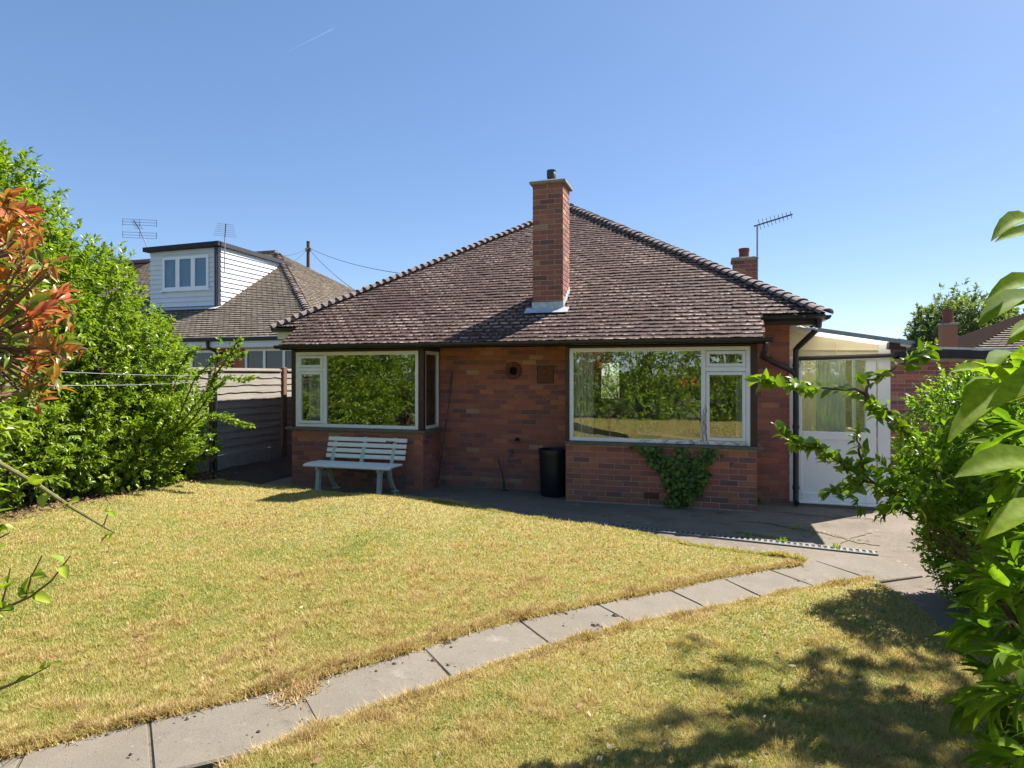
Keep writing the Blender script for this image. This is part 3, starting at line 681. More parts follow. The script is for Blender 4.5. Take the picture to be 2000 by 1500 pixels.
mb = MB(); mb.lathe([(.055, 4.66), (.055, 4.70), (.068, 4.71), (.072, 4.78), (.066, 4.79), (.07, 4.80), (.07, 4.825), (.04, 4.835), (0, 4.835)], (-2.245, 9.265, 0), 20); mb.build('pot', M['dark_metal'], ch, True)
mb = MB(); zb = roof_z(CHY0)
mb.box(CHX0-.015, CHX1+.015, CHY0-.014, CHY0-.010, zb-.02, zb+.13)
a = Vector((CHX0-.10, CHY0-.01, zb+.045)); b = Vector((CHX1+.10, CHY0-.01, zb+.045)); d_ = -us*.16
mb.add([a, b, b+d_+Vector((-.0, 0, 0)), a+d_], [(3, 2, 1, 0)]); mb.add([p+un*.006 for p in (a, b, b+d_, a+d_)], [(3, 2, 1, 0)])
for k in range(5):                                                   # stepped side flashing
    y = CHY0+k*.09; z = roof_z(y)
    for xs, s in ((CHX1, 1), (CHX0, -1)): mb.add([(xs+s*.009, y-.012, z-.02), (xs+s*.009, y+.09, z+.04), (xs+s*.009, y+.09, z+.17), (xs+s*.009, y-.012, z+.14)], [(0, 1, 2, 3) if s > 0 else (3, 2, 1, 0)])
mb.build('flashing', M['lead'], ch)
ch2 = stack(.50, .92, 13.2, 13.62, 2.85, 3.99, 'chimney')
mb = MB(); mb.bbox(.46, .96, 13.16, 13.66, 3.99, 4.06, .015); mb.build('cap', M['cement'], ch2)
mb = MB(); mb.lathe([(.10, 4.06), (.095, 4.2), (.105, 4.21), (.105, 4.26), (.07, 4.265), (.07, 4.2)], (.71, 13.4, 0), 20); mb.build('pot', M['terracotta'], ch2, True)
bk.place(300, house)

# eaves: soffits, fascias, gutters, downpipes
mb = MB(); mb.box(XL, .69, BYE+.02, WY, 2.165, 2.185); mb.box(XL+.02, .67, BYE+.02, BYE+.045, 2.13, 2.2); mb.build('soffit', M['brown_wood'], house)
for b in ((.69, EXR-.03, EY+.05, WY+.3, 2.40, 2.42), (XR+.001, EXR-.03, WY+.3, 17, 2.40, 2.42), (EXL+.03, XL-.001, EY+.05, 17, 2.40, 2.42)): MB().box(*b).build('soffit', M['cream_paint'], house)
mb = MB(); mb.box(.70, EXR-.03, EY+.02, EY+.045, 2.38, 2.52); mb.box(EXR-.055, EXR-.03, EY+.05, 17, 2.38, 2.5); mb.build('fascia', M['brown_wood'], house)
mb = MB(); mb.box(EXL+.03, XL, EY+.02, EY+.045, 2.33, 2.50); mb.box(EXL+.03, EXL+.055, EY+.05, 17, 2.33, 2.5); mb.build('fascia', M['cream_paint'], house)
def gutter(a, b, r=.055, out=Vector((0, -1, 0))):
    mb = MB(); a, b = Vector(a), Vector(b); n = 8; vs = []
    for rr in (r, r-.006):
        for p in (a, b):
            for k in range(n+1):
                t = math.pi*k/n; vs.append(p+out*(math.cos(t)*rr)+Vector((0, 0, -math.sin(t)*rr)))
    m1 = n+1; fs = []
    for k in range(n): fs += [(k, k+1, k+1+m1, k+m1), (k+1+2*m1, k+2*m1, k+3*m1, k+1+3*m1)]
    fs += [(0, m1, 3*m1, 2*m1), (n, n+2*m1, n+3*m1, n+m1), tuple(range(m1)), tuple(range(2*m1-1, m1-1, -1))]
    mb.add(vs, fs); o = mb.build('gutter', M['black_plastic'], house); bm = bmesh.new(); bm.from_mesh(o.data); bmesh.ops.recalc_face_normals(bm, faces=bm.faces); bm.to_mesh(o.data); bm.free(); return o
gutter((XL-.06, BYE-.03, BZE-.008), (.77, BYE-.03, BZE-.008)); gutter((.66, EY-.035, EZ-.02), (EXR+.02, EY-.035, EZ-.02), .06)
gutter((EXL-.02, EY-.035, EZ-.02), (XL-.02, EY-.035, EZ-.02), .06); gutter((EXR+.035, EY-.05, EZ-.03), (EXR+.035, 17, EZ-.03), .06, Vector((1, 0, 0)))
mb = MB(); px, py = 1.125, 9.08
mb.tube([(1.36, EY-.02, 2.50), (1.355, EY-.01, 2.36), (1.33, EY+.01, 2.31), (1.16, 9.04, 2.12), (px, py, 2.07), (px, py, 1.9), (px, py, .09), (px, py-.03, .06), (px, py-.07, .05)], .037, 12)
for z in (.25, 1.05, 1.86): mb.tube([(px, py, z-.025), (px, py, z+.025)], .043, 12)
mb.build('downpipe', M['black_plastic'], house, True)
mb = MB(); mb.tube([(.69, BYE+.05, BZE-.06), (.69, BYE+.1, 2.05), (.70, 9.0, 1.99), (.74, 9.08, 1.965), (1.06, 9.08, 1.80), (px, py, 1.74)], .034, 10); mb.build('downpipe', M['black_plastic'], house, True)

# ------------------------------------------------------------------ windows
def window(name, rails, panes, posts, sill, gm='glass', label=None):
    """rails: boxes of the frame, one part each; panes: boxes of glass"""
    f = MB()
    for b in rails: f.bbox(*b, b=.005)
    w = f.build(name, M['white_plastic'], house)
    if label: w['label'] = label
    for b in panes: MB().box(*b).build('pane', M[gm], w)
    p = MB()
    for b in posts: p.box(*b)
    if posts: p.build('corner_post', M['brown_wood'], w)
    s = MB()
    for b in sill: s.bbox(*b, b=.006)
    s.build('sill', M['sill_stone'], w)
    return w
y0, y1 = BYF+.005, BYF+.065
def frame_front(x0, x1, z0, z1, xm, side, zt):
    """big fixed light plus a casement with a fanlight on one side"""
    t = .055; R_ = [(x0, x0+t, y0, y1, z0, z1), (x1-t, x1, y0, y1, z0, z1), (x0+t, x1-t, y0, y1, z0, z0+t), (x0+t, x1-t, y0, y1, z1-t, z1), (xm-.03, xm+.03, y0, y1, z0+t, z1-t)]
    a, b = (x0+t, xm-.03) if side == 'l' else (xm+.03, x1-t)
    R_.append((a, b, y0, y1, zt-.03, zt+.03)); P_ = []
    for c, d in ((z0+t, zt-.03), (zt+.03, z1-t)):                    # opening sashes stand a little proud
        s = .045; R_ += [(a+.003, a+s, y0-.012, y1-.01, c+.003, d-.003), (b-s, b-.003, y0-.012, y1-.01, c+.003, d-.003), (a+s, b-s, y0-.012, y1-.01, c+.003, c+s), (a+s, b-s, y0-.012, y1-.01, d-s, d-.003)]
        P_.append((a+s, b-s, y0+.022, y0+.026, c+s, d-s))
    e, f = (xm+.03, x1-t) if side == 'l' else (x0+t, xm-.03)
    P_.append((e, f, y0+.022, y0+.026, z0+t, z1-t)); return R_, P_
def frame_side(x0, ya, yb, z0, z1, s):
    t = .05; xa, xb = (x0-.06, x0-.005) if s > 0 else (x0+.005, x0+.06)
    return [(xa, xb, ya, ya+t, z0, z1), (xa, xb, yb-t, yb, z0, z1), (xa, xb, ya+t, yb-t, z0, z0+t), (xa, xb, ya+t, yb-t, z1-t, z1)], [((xa+xb)/2-.002, (xa+xb)/2+.002, ya+t, yb-t, z0+t, z1-t)]
Rr, Pp = frame_front(-6.24, -4.10, .918, 2.10, -5.708, 'l', 1.82)
r2, p2 = frame_side(LX1+.0, BYF+.07, WY-.02, .918, 2.10, 1); r3, p3 = frame_side(LX0, BYF+.07, WY-.02, .918, 2.10, -1)
zt_ = 2.165
posts = [(-4.098, -4.012, BYF-.004, BYF+.068, .912, zt_), (-6.31, -6.242, BYF-.004, BYF+.068, .912, zt_), (-6.24, -4.10, BYF+.02, BYF+.08, 2.101, zt_), (-4.08, -4.022, BYF+.07, WY, 2.101, zt_), (-6.30, -6.24, BYF+.07, WY, 2.101, zt_)]
window('bay_window', Rr+r2+r3, Pp+p2+p3, posts, [(LX0-.09, LX1+.05, BYF-.06, BYF+.09, .875, .914), (LX1-.1, LX1+.05, BYF+.091, WY, .875, .914), (LX0-.09, LX0+.1, BYF+.091, WY, .875, .914)], label='left bay window above the bench')
Rr, Pp = frame_front(-1.813, .529, .832, 2.107, -.043, 'r', 1.812)
r2, p2 = frame_side(RX0, BYF+.07, WY-.02, .832, 2.107, -1); r3, p3 = frame_side(RX1-.0, BYF+.07, WY-.02, .832, 2.107, 1)
posts = [(-1.87, -1.815, BYF-.004, BYF+.068, .826, zt_), (.531, .61, BYF-.004, BYF+.068, .826, zt_), (-1.813, .529, BYF+.02, BYF+.08, 2.108, zt_), (RX0+.002, RX0+.06, BYF+.07, WY, 2.108, zt_), (RX1-.06, RX1-.002, BYF+.07, WY, 2.108, zt_)]
window('bay_window', Rr+r2+r3, Pp+p2+p3, posts, [(RX0-.01, RX1+.075, BYF-.055, BYF+.09, .79, .828), (RX0-.01, RX0+.1, BYF+.091, WY, .79, .828), (RX1-.1, RX1+.075, BYF+.091, WY, .79, .828)], label='right bay window above the ivy')
window('rear_window', [(-2.75, -2.70, 16.8, 16.86, 1.0, 2.1), (-1.80, -1.75, 16.8, 16.86, 1.0, 2.1), (-2.7, -1.8, 16.8, 16.86, 1.0, 1.05), (-2.7, -1.8, 16.8, 16.86, 2.05, 2.1)], [(-2.7, -1.8, 16.82, 16.824, 1.05, 2.05)], [], [(-2.8, -1.7, 16.95, 17.08, .95, .99)])

# rooms behind the glass
mb = MB(); mb.box(LX0+.22, LX1-.22, BYF+.22, WY, -.02, .12); mb.box(RX0+.22, RX1-.22, BYF+.22, WY, -.02, .12); mb.box(XL+.25, XR-.25, WY+.25, 16.75, -.02, .12); mb.build('floor', M['carpet'], house)
mb = MB(); mb.box(XL+.25, XR-.25, BYF+.15, 16.75, 2.27, 2.29) if False else mb.box(XL+.25, XR-.25, WY+.0, 16.75, 2.31, 2.33); mb.box(LX0+.02, LX1-.02, BYF+.09, WY, 2.187, 2.2); mb.box(RX0+.02, RX1-.02, BYF+.09, WY, 2.187, 2.2); mb.build('ceiling', M['plaster'], house)
mb = MB()
mb.box(-3.05, -2.95, WY+.25, 13, .12, 2.31); mb.box(XL+.25, -3.05, 13, 13.1, .12, 2.31)
mb.box(-3.05, -2.1, 13, 13.1, .12, 2.31); mb.box(-1.72, XR-.25, 13, 13.1, .12, 2.31); mb.box(-2.1, -1.72, 13, 13.1, .12, 1.25); mb.box(-2.1, -1.72, 13, 13.1, 2.1, 2.31)
mb.build('partition', M['plaster'], house)
mb = MB(); mb.box(.05, .80, 12.93, 12.99, .12, 2.12); mb.build('room_door', M['cream_paint'], house)

# fittings on the wall between the bays
f = MB(); f.lathe([(.125, 0), (.13, .03), (.12, .045), (.085, .03), (.07, .05), (.055, .05)], (-2.805, WY, 1.802), 28, 'Y'); fl = f.build('flue', M['terracotta'], house, True)
f = MB(); f.lathe([(.06, .052), (.052, .075), (.03, .02), (0, .02)], (-2.795, WY, 1.795), 20, 'Y'); f.build('flue_outlet', M['soot'], fl, True)
f = MB(); x0, x1, z0, z1 = -2.425, -2.19, 1.622, 1.862
f.box(x0, x1, WY-.004, WY+.02, z0, z1); ho = f.build('hatch', M['terracotta'], house)
f = MB()
for b in ((x0-.012, x1+.012, WY-.012, WY, z1, z1+.014), (x0-.012, x1+.012, WY-.012, WY, z0-.014, z0), (x0-.012, x0, WY-.012, WY, z0, z1), (x1, x1+.012, WY-.012, WY, z0, z1), (-2.315, -2.30, WY-.012, WY-.004, 1.72, 1.76)): f.box(*b)
f.build('hatch_frame', M['brown_wood'], ho)
f = MB(); x0, x1, z0, z1 = -.80, -.60, .092, .182
for k in range(9): f.box(x0+k*.0235, x0+k*.0235+.012, BYF-.008, BYF+.02, z0+.0, z1)
for k in range(5): f.box(x0, x1, BYF-.0065, BYF+.02, z0+k*.0195, z0+k*.0195+.010)
ab = f.build('air_brick', M['terracotta'], house); f = MB(); f.box(x0, x1, BYF-.001, BYF+.004, z0, z1); f.build('vent_back', M['soot'], ab)
f = MB(); f.tube([(-2.74, WY, .77), (-2.74, WY-.10, .765)], .022, 10); f.tube([(-2.74, WY-.10, .765), (-2.68, WY-.11, .76)], .012, 8); f.build('pipe_stub', M['soot'], house)
f = MB(); f.tube([(-2.83, WY, .56), (-2.83, WY-.06, .56), (-2.83, WY-.07, .50)], .014, 8); f.tube([(-2.86, WY-.05, .60), (-2.80, WY-.05, .60)], .01, 8); f.build('garden_tap', plain('tap', (.05, .12, .07), .5), house)
# ================================================================== things by the house
def curtain(x0, x1, y, z0, z1, label, folds=7):
    mb = MB(); n = folds*8; vs = []
    for z in (z0, (z0+z1)/2, z1):
        for k in range(n+1):
            t = k/n; vs.append((x0+(x1-x0)*t, y+.022*math.sin(t*folds*6.283)+.006*math.sin(t*folds*15+z), z))
    mb.add(vs, [(r*(n+1)+k, r*(n+1)+k+1, (r+1)*(n+1)+k+1, (r+1)*(n+1)+k) for r in (0, 1) for k in range(n)])
    tag(mb.build('curtain', M['curtain'], None, True), label, 'curtain')
curtain(-6.1, -5.78, 8.68, .93, 2.15, 'pale net curtain behind the narrow left casement of the left bay', 6)
curtain(-1.74, -1.50, 8.67, .85, 2.16, 'pale curtain at the left end of the right bay window', 5)
curtain(.36, .50, 8.67, .85, 2.16, 'pale curtain at the right end of the right bay window', 4)
mb = MB(); n_ = 40; vs = []
for z in (.93, 2.15): vs += [(-4.125+.014*math.sin(k*.9), 8.66+.36*k/n_, z) for k in range(n_+1)]
mb.add(vs, [(k, k+1, k+n_+2, k+n_+1) for k in range(n_)]); tag(mb.build('curtain', M['curtain'], None, True), 'grey curtain behind the narrow side pane of the left bay', 'curtain')
cb = thing('kitchen_unit', (0, 12, .12), 'low pale kitchen unit seen through the right bay window', 'cabinet')
MB().bbox(-.85, .04, 12.0, 12.55, .12, 1.09).build('carcass', M['cabinet'], cb); MB().bbox(-.88, .045, 11.97, 12.58, 1.092, 1.13).build('worktop', M['plaster'], cb)
for x in (-.83, -.54, -.25): MB().bbox(x, x+.27, 11.98, 11.998, .2, 1.05).build('door', M['cream_paint'], cb)
for x, z, lab in ((-.30, 1.655, 'left of two small red ornaments hanging inside the right bay window'), (-.17, 1.66, 'right of two small red ornaments hanging inside the right bay window')):
    t = thing('hanging_ornament', (x, 8.66, z), lab, 'ornament')
    mb = MB(); mb.lathe([(0, -.075), (.03, -.065), (.052, -.025), (.055, .01), (.04, .045), (.015, .065), (0, .067)], (x, 8.66, z), 14); mb.build('body', M['red_lacquer'], t, True)
    mb = MB(); mb.tube([(x, 8.66, z+.05), (x, 8.66, 2.187)], .0022, 5); mb.build('string', M['cable'], t)

# bench
bx0, bx1 = -5.63, -4.22
bench = thing('bench', (-4.92, 8.1, 0), 'white slatted garden bench with pale green legs below the left bay', 'bench')
def slat(y, z, w, tk, tilt, name, lab=None, m='slat_white', x0=bx0, x1=bx1):
    mb = MB(); mb.bbox(x0, x1, -w/2, w/2, -tk/2, tk/2, .008)
    o = mb.build(name, M[m], bench); o.location = (0, y, z); o.rotation_euler = (tilt, 0, 0)
    if lab: o['label'] = lab
    return o
for k, (y, z, t) in enumerate(((7.90, .425, .25), (7.985, .437, .06), (8.07, .437, -.03), (8.155, .433, -.08), (8.235, .432, -.02))): slat(y, z, .078, .03, t, 'seat_slat')
for k in range(4): slat(8.345+k*.022, .515+k*.083, .062, .03, R(74), 'back_slat', x0=bx0+.08, x1=bx1-.0)
n = NT('rust'); n.set(n.ramp(n.noise(25, 5), [(.3, (.25, .09, .02)), (.7, (.45, .2, .06))]), .9); M['rust'] = n.m
mb = MB()
for k in range(40):
    rr_ = random.Random(k); x = -4.47+rr_.gauss(0, .05); mb.add([(x+.012*math.cos(a), 8.388+.0*a, .735+rr_.uniform(0, .018)+.006*math.sin(a)) for a in (0, 1.57, 3.14, 4.71)], [(0, 1, 2, 3)])
mb.build('rust_stain', M['rust'], bench)
for i, x in enumerate((-5.42, -4.42)):
    mb = MB(); 
    mb.bar((x, 7.965, .40), (x, 7.93, .03), .055, .06, (0, 1, 0)); mb.bbox(x-.045, x+.045, 7.875, 7.985, 0, .03, .008); mb.build('leg', M['green_grey_plastic'], bench)
    mb = MB(); pts = [(x, 8.22, .40), (x, 8.26, .22), (x, 8.33, .10), (x, 8.40, .03)]
    for a, b in zip(pts[:-1], pts[1:]): mb.bar(a, b, .05, .05, (0, 1, 0))
    mb.bbox(x-.045, x+.045, 8.36, 8.46, 0, .03, .008); mb.build('leg', M['green_grey_plastic'], bench)
    mb = MB(); mb.bar((x, 7.90, .385), (x, 8.28, .385), .045, .045); mb.bar((x, 7.96, .30), (x, 8.04, .37), .03, .03); mb.bar((x, 8.24, .28), (x, 8.16, .37), .03, .03); mb.build('seat_rail', M['green_grey_plastic'], bench)
    mb = MB(); mb.bar((x, 8.28, .37), (x, 8.44, .80), .05, .03, (0, 1, 0)); mb.build('back_upright', M['green_grey_plastic'], bench)
mb = MB(); mb.bar((-4.92, 8.285, .40), (-4.92, 8.44, .80), .055, .025, (0, 1, 0)); mb.build('back_upright', M['green_grey_plastic'], bench)

# bin, rods
bn = thing('dustbin', (-2.12, 8.86, 0), 'black round plastic bin standing open against the right bay', 'bin'); c = (-2.12, 8.86, 0)
mb = MB(); mb.lathe([(0, .0), (.175, .0), (.185, .02), (.195, .35), (.2, .56), (.205, .60)], c, 32); mb.lathe([(.19, .60), (.185, .3), (.17, .04), (0, .04)], c, 32); mb.build('body', M['bin_plastic'], bn, True)
mb = MB(); mb.lathe([(.188, .60), (.192, .665), (.215, .67), (.218, .655), (.214, .60), (.205, .598)], c, 32); mb.build('rim', M['bin_plastic'], bn, True)
for a in (-.45, 2.7):
    mb = MB(); d = Vector((math.cos(a), math.sin(a), 0)); e = Vector((-d.y, d.x, 0)); q = Vector(c)+d*.2
    mb.tube([q-e*.05+Vector((0, 0, .5)), q-e*.05+d*.035+Vector((0, 0, .5)), q+e*.05+d*.035+Vector((0, 0, .5)), q+e*.05+Vector((0, 0, .5))], .01, 6); mb.build('handle', M['bin_plastic'], bn)
mb = MB(); mb.tube([(-3.0, 8.98, .48), (-2.93, 9.0, .22), (-2.9, 9.0, .02)], [.008, .012, .02], 7); mb.tube([(-2.93, 8.97, .012), (-2.84, 9.0, .012)], .014, 6)
tag(mb.build('iron_rod', M['dark_metal']), 'short dark iron rod leaning by the wall left of the bin', 'rod')
mb = MB(); mb.tube([(-3.80, 9.10, 1.80), (-3.84, 9.08, 1.3), (-3.92, 9.02, .6), (-3.98, 8.92, .012)], [.012, .008, .008, .010], 7); tag(mb.build('cane', M['dark_metal']), 'thin dark cane leaning in the corner beside the left bay', 'cane')
mb = MB(); mb.tube([(-3.86, 8.97, 1.0), (-3.90, 8.95, .45), (-3.94, 8.86, .010)], .006, 6); tag(mb.build('cane', M['twig']), 'thin brown cane in the corner beside the left bay', 'cane')

# ------------------------------------------------------------------ lean-to porch on the right
porch = thing('porch', (1.6, 10, 0), 'lean-to porch with a white half-glazed door at the right end of the house', 'porch')
PYF = 9.20; dx0, dx1 = 1.165, 2.10
MB().box(1.056, 1.163, PYF+.005, PYF+.06, .04, 1.97).build('door_jamb', M['white_plastic'], porch)
door = MB()
for b in ((dx0, dx0+.05, PYF, PYF+.07, .06, 1.97), (dx1-.125, dx1, PYF, PYF+.07, .06, 1.97), (dx0+.05, dx1-.125, PYF, PYF+.07, .88, .985), (dx0+.05, dx1-.125, PYF, PYF+.07, 1.93, 1.97), (dx0+.05, dx1-.125, PYF, PYF+.07, .06, .17)): door.bbox(*b, b=.006)
dr_ = door.build('door', M['white_plastic'], porch)
MB().box(dx0+.05, dx1-.125, PYF+.02, PYF+.05, .17, .88).build('lower_panel', M['white_plastic'], dr_)
MB().box(dx0+.05, dx1-.125, PYF+.03, PYF+.034, .985, 1.93).build('pane', M['door_glass'], dr_)
MB().bbox(dx0-.02, dx1+.07, PYF-.09, PYF+.02, .035, .062, .008).build('threshold', M['white_plastic'], dr_)
MB().box(dx0-.0, dx1+.02, PYF-.04, PYF+.1, -.02, .034).build('step', M['polished_step'], porch)
curtain(1.42, 1.78, 9.42, .2, 1.98, 'pale net curtain hanging behind the porch door glass', 7)
# cream head panel, dark rail, roof
def rz(x): return 2.345-.175*(x-1.07)
zb = 1.975
mb = MB(); mb.add([(1.06, PYF+.01, zb), (2.12, PYF+.01, zb), (2.12, PYF+.01, rz(2.12)-.03), (1.06, PYF+.01, rz(1.06)-.03)], [(0, 1, 2, 3)]); mb.bar((1.06, PYF, 2.075), (2.12, PYF, 2.06), .02, .012); mb.build('head_panel', M['cream_paint'], porch)
mb = MB(); mb.tube([(1.14, PYF-.05, 1.955), (2.12, PYF-.05, 1.985), (2.3, PYF-.05, 1.99)], .028, 10); mb.build('rail', M['black_plastic'], porch, True)
mb = MB(); n = 30; vs = []                                            # corrugated translucent sheet
for y in (8.52, 12.2):
    for k in range(n+1):
        x = 1.07+(2.30-1.07)*k/n; vs.append((x, y, rz(x)+(.012 if k % 2 else 0)))
mb.add(vs, [(k, k+1, k+n+2, k+n+1) for k in range(n)]); mb.build('roof_sheet', M['poly_sheet'], porch)
mb = MB(); mb.bar((1.30, 8.50, rz(1.30)-.012), (2.33, 8.50, rz(2.33)-.012), .03, .05); mb.build('roof_edge', M['grey_metal'], porch)
mb = MB(); mb.bar((2.29, 8.5, rz(2.3)-.03), (2.29, 12.2, rz(2.3)-.03), .02, .07); mb.bar((2.2, 8.52, rz(2.2)-.035), (2.29, 8.52, rz(2.29)-.035), .03, .06); mb.build('barge_board', M['white_plastic'], porch)
mb = MB(); mb.bar((2.08, 8.58, rz(2.1)-.075), (2.26, 8.58, rz(2.26)-.065), .12, .085); mb.build('beam_end', M['brown_wood'], porch)
mb = MB(); mb.tube([(2.35, 8.42, rz(2.3)-.05), (2.35, 12.2, rz(2.3)-.06)], .045, 10); mb.build('gutter', M['black_plastic'], porch, True)
for y in (9.6, 10.6, 11.6): mb = MB(); mb.bar((1.07, y, rz(1.07)-.045), (2.29, y, rz(2.29)-.045), .045, .07); mb.build('rafter', M['cream_paint'], porch)
mb = MB(); mb.box(1.052, 1.06, PYF+.1, 12.2, 0, 2.3); mb.box(1.06, 2.3, 12.2, 12.3, 0, 2.2); mb.build('inner_wall', M['cream_paint'], porch)
mb = MB()
for y in (9.3, 10.2, 11.1, 12.1): mb.box(2.2, 2.26, y, y+.06, 0, 2.13)
mb.box(2.2, 2.26, 9.36, 12.1, .78, .86); mb.box(2.2, 2.26, 9.27, 12.16, 2.07, 2.13); mb.box(2.12, 2.26, PYF, PYF+.07, 0, 2.14); mb.build('side_frame', M['white_plastic'], porch)
mb = MB(); mb.box(2.21, 2.25, 9.36, 12.1, 0, .78); mb.build('side_panel', M['white_plastic'], porch)
mb = MB(); mb.box(2.228, 2.232, 9.36, 12.1, .86, 2.07); mb.build('side_pane', M['door_glass'], porch)
mb = MB(); mb.box(1.2, 1.9, 10.6, 10.66, .0, 2.0); dd_ = mb.build('inner_door', M['cream_paint'], porch)
mb = MB(); mb.bbox(1.27, 1.305, 10.585, 10.6, 1.15, 1.33, .004); mb.tube([(1.287, 10.585, 1.25), (1.287, 10.55, 1.25), (1.36, 10.545, 1.25)], .01, 8); mb.build('handle', M['brass'], dd_)
mb = MB(); mb.tube([(1.62, PYF-.03, rz(1.62)-.06), (1.625, PYF-.035, 2.0), (1.66, PYF-.05, 1.86), (1.655, PYF-.05, 1.78)], .005, 6); mb.build('cord', M['cream_paint'], porch)

# ------------------------------------------------------------------ brick outbuilding
ob = thing('outbuilding', (4.5, 14, 0), 'flat roofed brick outbuilding behind the porch on the right', 'outbuilding'); OY = 12.45
mb = MB(); mb.box(2.5, 7, OY, 16, -.02, 2.02); ow = mb.build('wall', M['mortar_pale'], ob)
b2 = Bricks(); b2.face(OY, (2.5, 7, .02, 2.02), ow, 'brick'); b2.place(300, ob)
mb = MB(); vs = [(2.35, OY-.2, 2.19), (7.1, OY-.2, 1.99), (7.1, 16, 1.99), (2.35, 16, 2.19)]
mb.add([Vector(p)+Vector((0, 0, d)) for d in (-.10, .04) for p in vs], [(0, 3, 2, 1), (4, 5, 6, 7), (0, 1, 5, 4), (1, 2, 6, 5), (2, 3, 7, 6), (3, 0, 4, 7)]); mb.build('flat_roof', M['felt_black'], ob)
mb = MB(); mb.bar((2.34, OY-.23, 2.25), (7.1, OY-.23, 2.05), .03, .035); mb.build('roof_trim', M['lead'], ob)

# ------------------------------------------------------------------ fence
fx = -7.62; fz = .2
fence = thing('fence', (fx, 9, 0), 'weathered lapped timber fence with a wooden post left of the house', 'fence')
rf = random.Random(9)
for ya, yb in ((6.35, 8.18), (8.28, 9.95), (10.12, 11.95)):
    for k in range(11):
        z = .42+k*.127; mb = MB(); vs = []; n = 10
        w = [rf.uniform(-.012, .012) for _ in range(n+1)]
        for i in range(n+1):
            y = ya+(yb-ya)*i/n; vs += [(fx+.034, y, z+w[i]), (fx+.012, y, z+.165), (fx+.022, y, z+w[i]), (fx+.0, y, z+.165)]
        fs = []
        for i in range(n): a = 4*i; fs += [(a, a+4, a+5, a+1), (a+2, a+3, a+7, a+6), (a, a+2, a+6, a+4), (a+1, a+5, a+7, a+3)]
        mb.add(vs, fs); mb.build('board', M['fence_board'], fence)
    MB().bbox(fx-.01, fx+.05, ya, yb, 1.80, 1.835, .005).build('capping', M['fence_board'], fence)
    MB().box(fx-.01, fx+.035, ya, yb, -.02, .42).build('gravel_board', M['cement'], fence)
for y in (6.30, 8.23, 10.035, 12.0): MB().bbox(fx-.05, fx+.06, y-.055, y+.055, -.02, 1.88 if y > 9.5 else 1.86, .008).build('post', M['fence_post'], fence)
# rubble stones at the foot of the fence
for k, (u, v, s) in enumerate(((520, 893, .14), (542, 893, .17), (497, 903, .10), (470, 908, .08))):
    p = PG(u, v, .12); bm = bmesh.new(); bmesh.ops.create_icosphere(bm, subdivisions=2, radius=1)
    rr_ = random.Random(k)
    for v_ in bm.verts: v_.co = Vector((v_.co.x*s*1.3, v_.co.y*s, max(-.02, v_.co.z*s*.6)))*(1+rr_.uniform(-.12, .12))
    me = bpy.data.meshes.new('stone'); bm.to_mesh(me); bm.free(); me.materials.append(M['cement']); o = link(bpy.data.objects.new('stone', me)); o.location = p+Vector((0, 0, .02))
    tag(o, ('left of the two large grey stones at the fence foot', 'right of the two large grey stones at the fence foot', 'small grey stone at the fence foot beside the large ones', 'smallest stone at the fence foot furthest from the house')[k], 'stone', 'stones at the foot of the fence')

# washing line post and lines
pp = Vector((-7.19, 7.86, .0))
mb = MB(); mb.tube([pp+Vector((0, 0, -.02)), pp+Vector((0, 0, 1.75))], .034, 12); mb.tube([pp+Vector((0, 0, 1.70)), pp+Vector((.06, -.1, 1.70))], .008, 6)
tag(mb.build('washing_line_post', M['black_plastic'], None, True), 'slim black washing line post at the lawn corner', 'post')
for (u, v, dz, lab) in ((-60, 727, .02, 'upper of the two pale washing lines in front of the hedge'), (-60, 728, -.05, 'lower of the two pale washing lines in front of the hedge')):
    q = PD(u, v, 2.6)+Vector((0, 0, dz)); a = pp+Vector((.05, -.08, 1.72+dz)); pts = [a.lerp(q, t)-Vector((0, 0, .02*4*t*(1-t)*(1 if dz > 0 else 1.6))) for t in [i/16 for i in range(17)]]
    mb = MB(); mb.tube(pts, .0019, 5); tag(mb.build('washing_line', M['rope']), lab, 'rope')

# ------------------------------------------------------------------ neighbouring house
nb = thing('neighbour_bungalow', (-15, 20, 0), 'neighbouring bungalow with grey tiled hip roof and white boarded dormer', 'house')
NE, NZ, NP = 14.5, 2.78, .60; na = math.atan(NP); NX = -9.8; D_ = 6.2; NW = -30.
nus = Vector((0, math.cos(na), math.sin(na))); nun = Vector((0, -math.sin(na), math.cos(na)))
ap = Vector((NX-D_, NE+D_, NZ+NP*D_)); apl = Vector((NW, NE+D_, NZ+NP*D_)); c0 = Vector((NX, NE, NZ)); cb0 = Vector((NX, NE+2*D_, NZ))
mb = MB(); mb.add([p+Vector((0, 0, -.02)) for p in (Vector((NW, NE, NZ)), c0, ap, apl)], [(0, 1, 2, 3)]); mb.add([p+Vector((0, 0, -.02)) for p in (c0, cb0, ap)], [(0, 1, 2)]); mb.add([p+Vector((0, 0, -.02)) for p in (cb0, Vector((NW, NE+2*D_, NZ)), apl, ap)], [(0, 1, 2, 3)])
nroof = mb.build('roof', M['roof_core'], nb)
DX0, DX1, DYF, DZ0, DZ1 = -17.6, -14.8, 16.4, 3.95, 5.80
place_tiles(tile_rows(Vector((0, NE, NZ))-nus*.03, Vector((1, 0, 0)), nus, nun, 52, lambda s: (-22., NX-s*math.cos(na)), gauge=.14, wd=.2, skip=lambda p: DX0+.05 < p.x < DX1-.1 and p.y > DYF and p.z < 5.8), Vector((1, 0, 0)), nus, nun, nroof, 'tile_neighbour')
nur = Vector((-math.cos(na), 0, math.sin(na))); nnr = Vector((math.sin(na), 0, math.cos(na)))
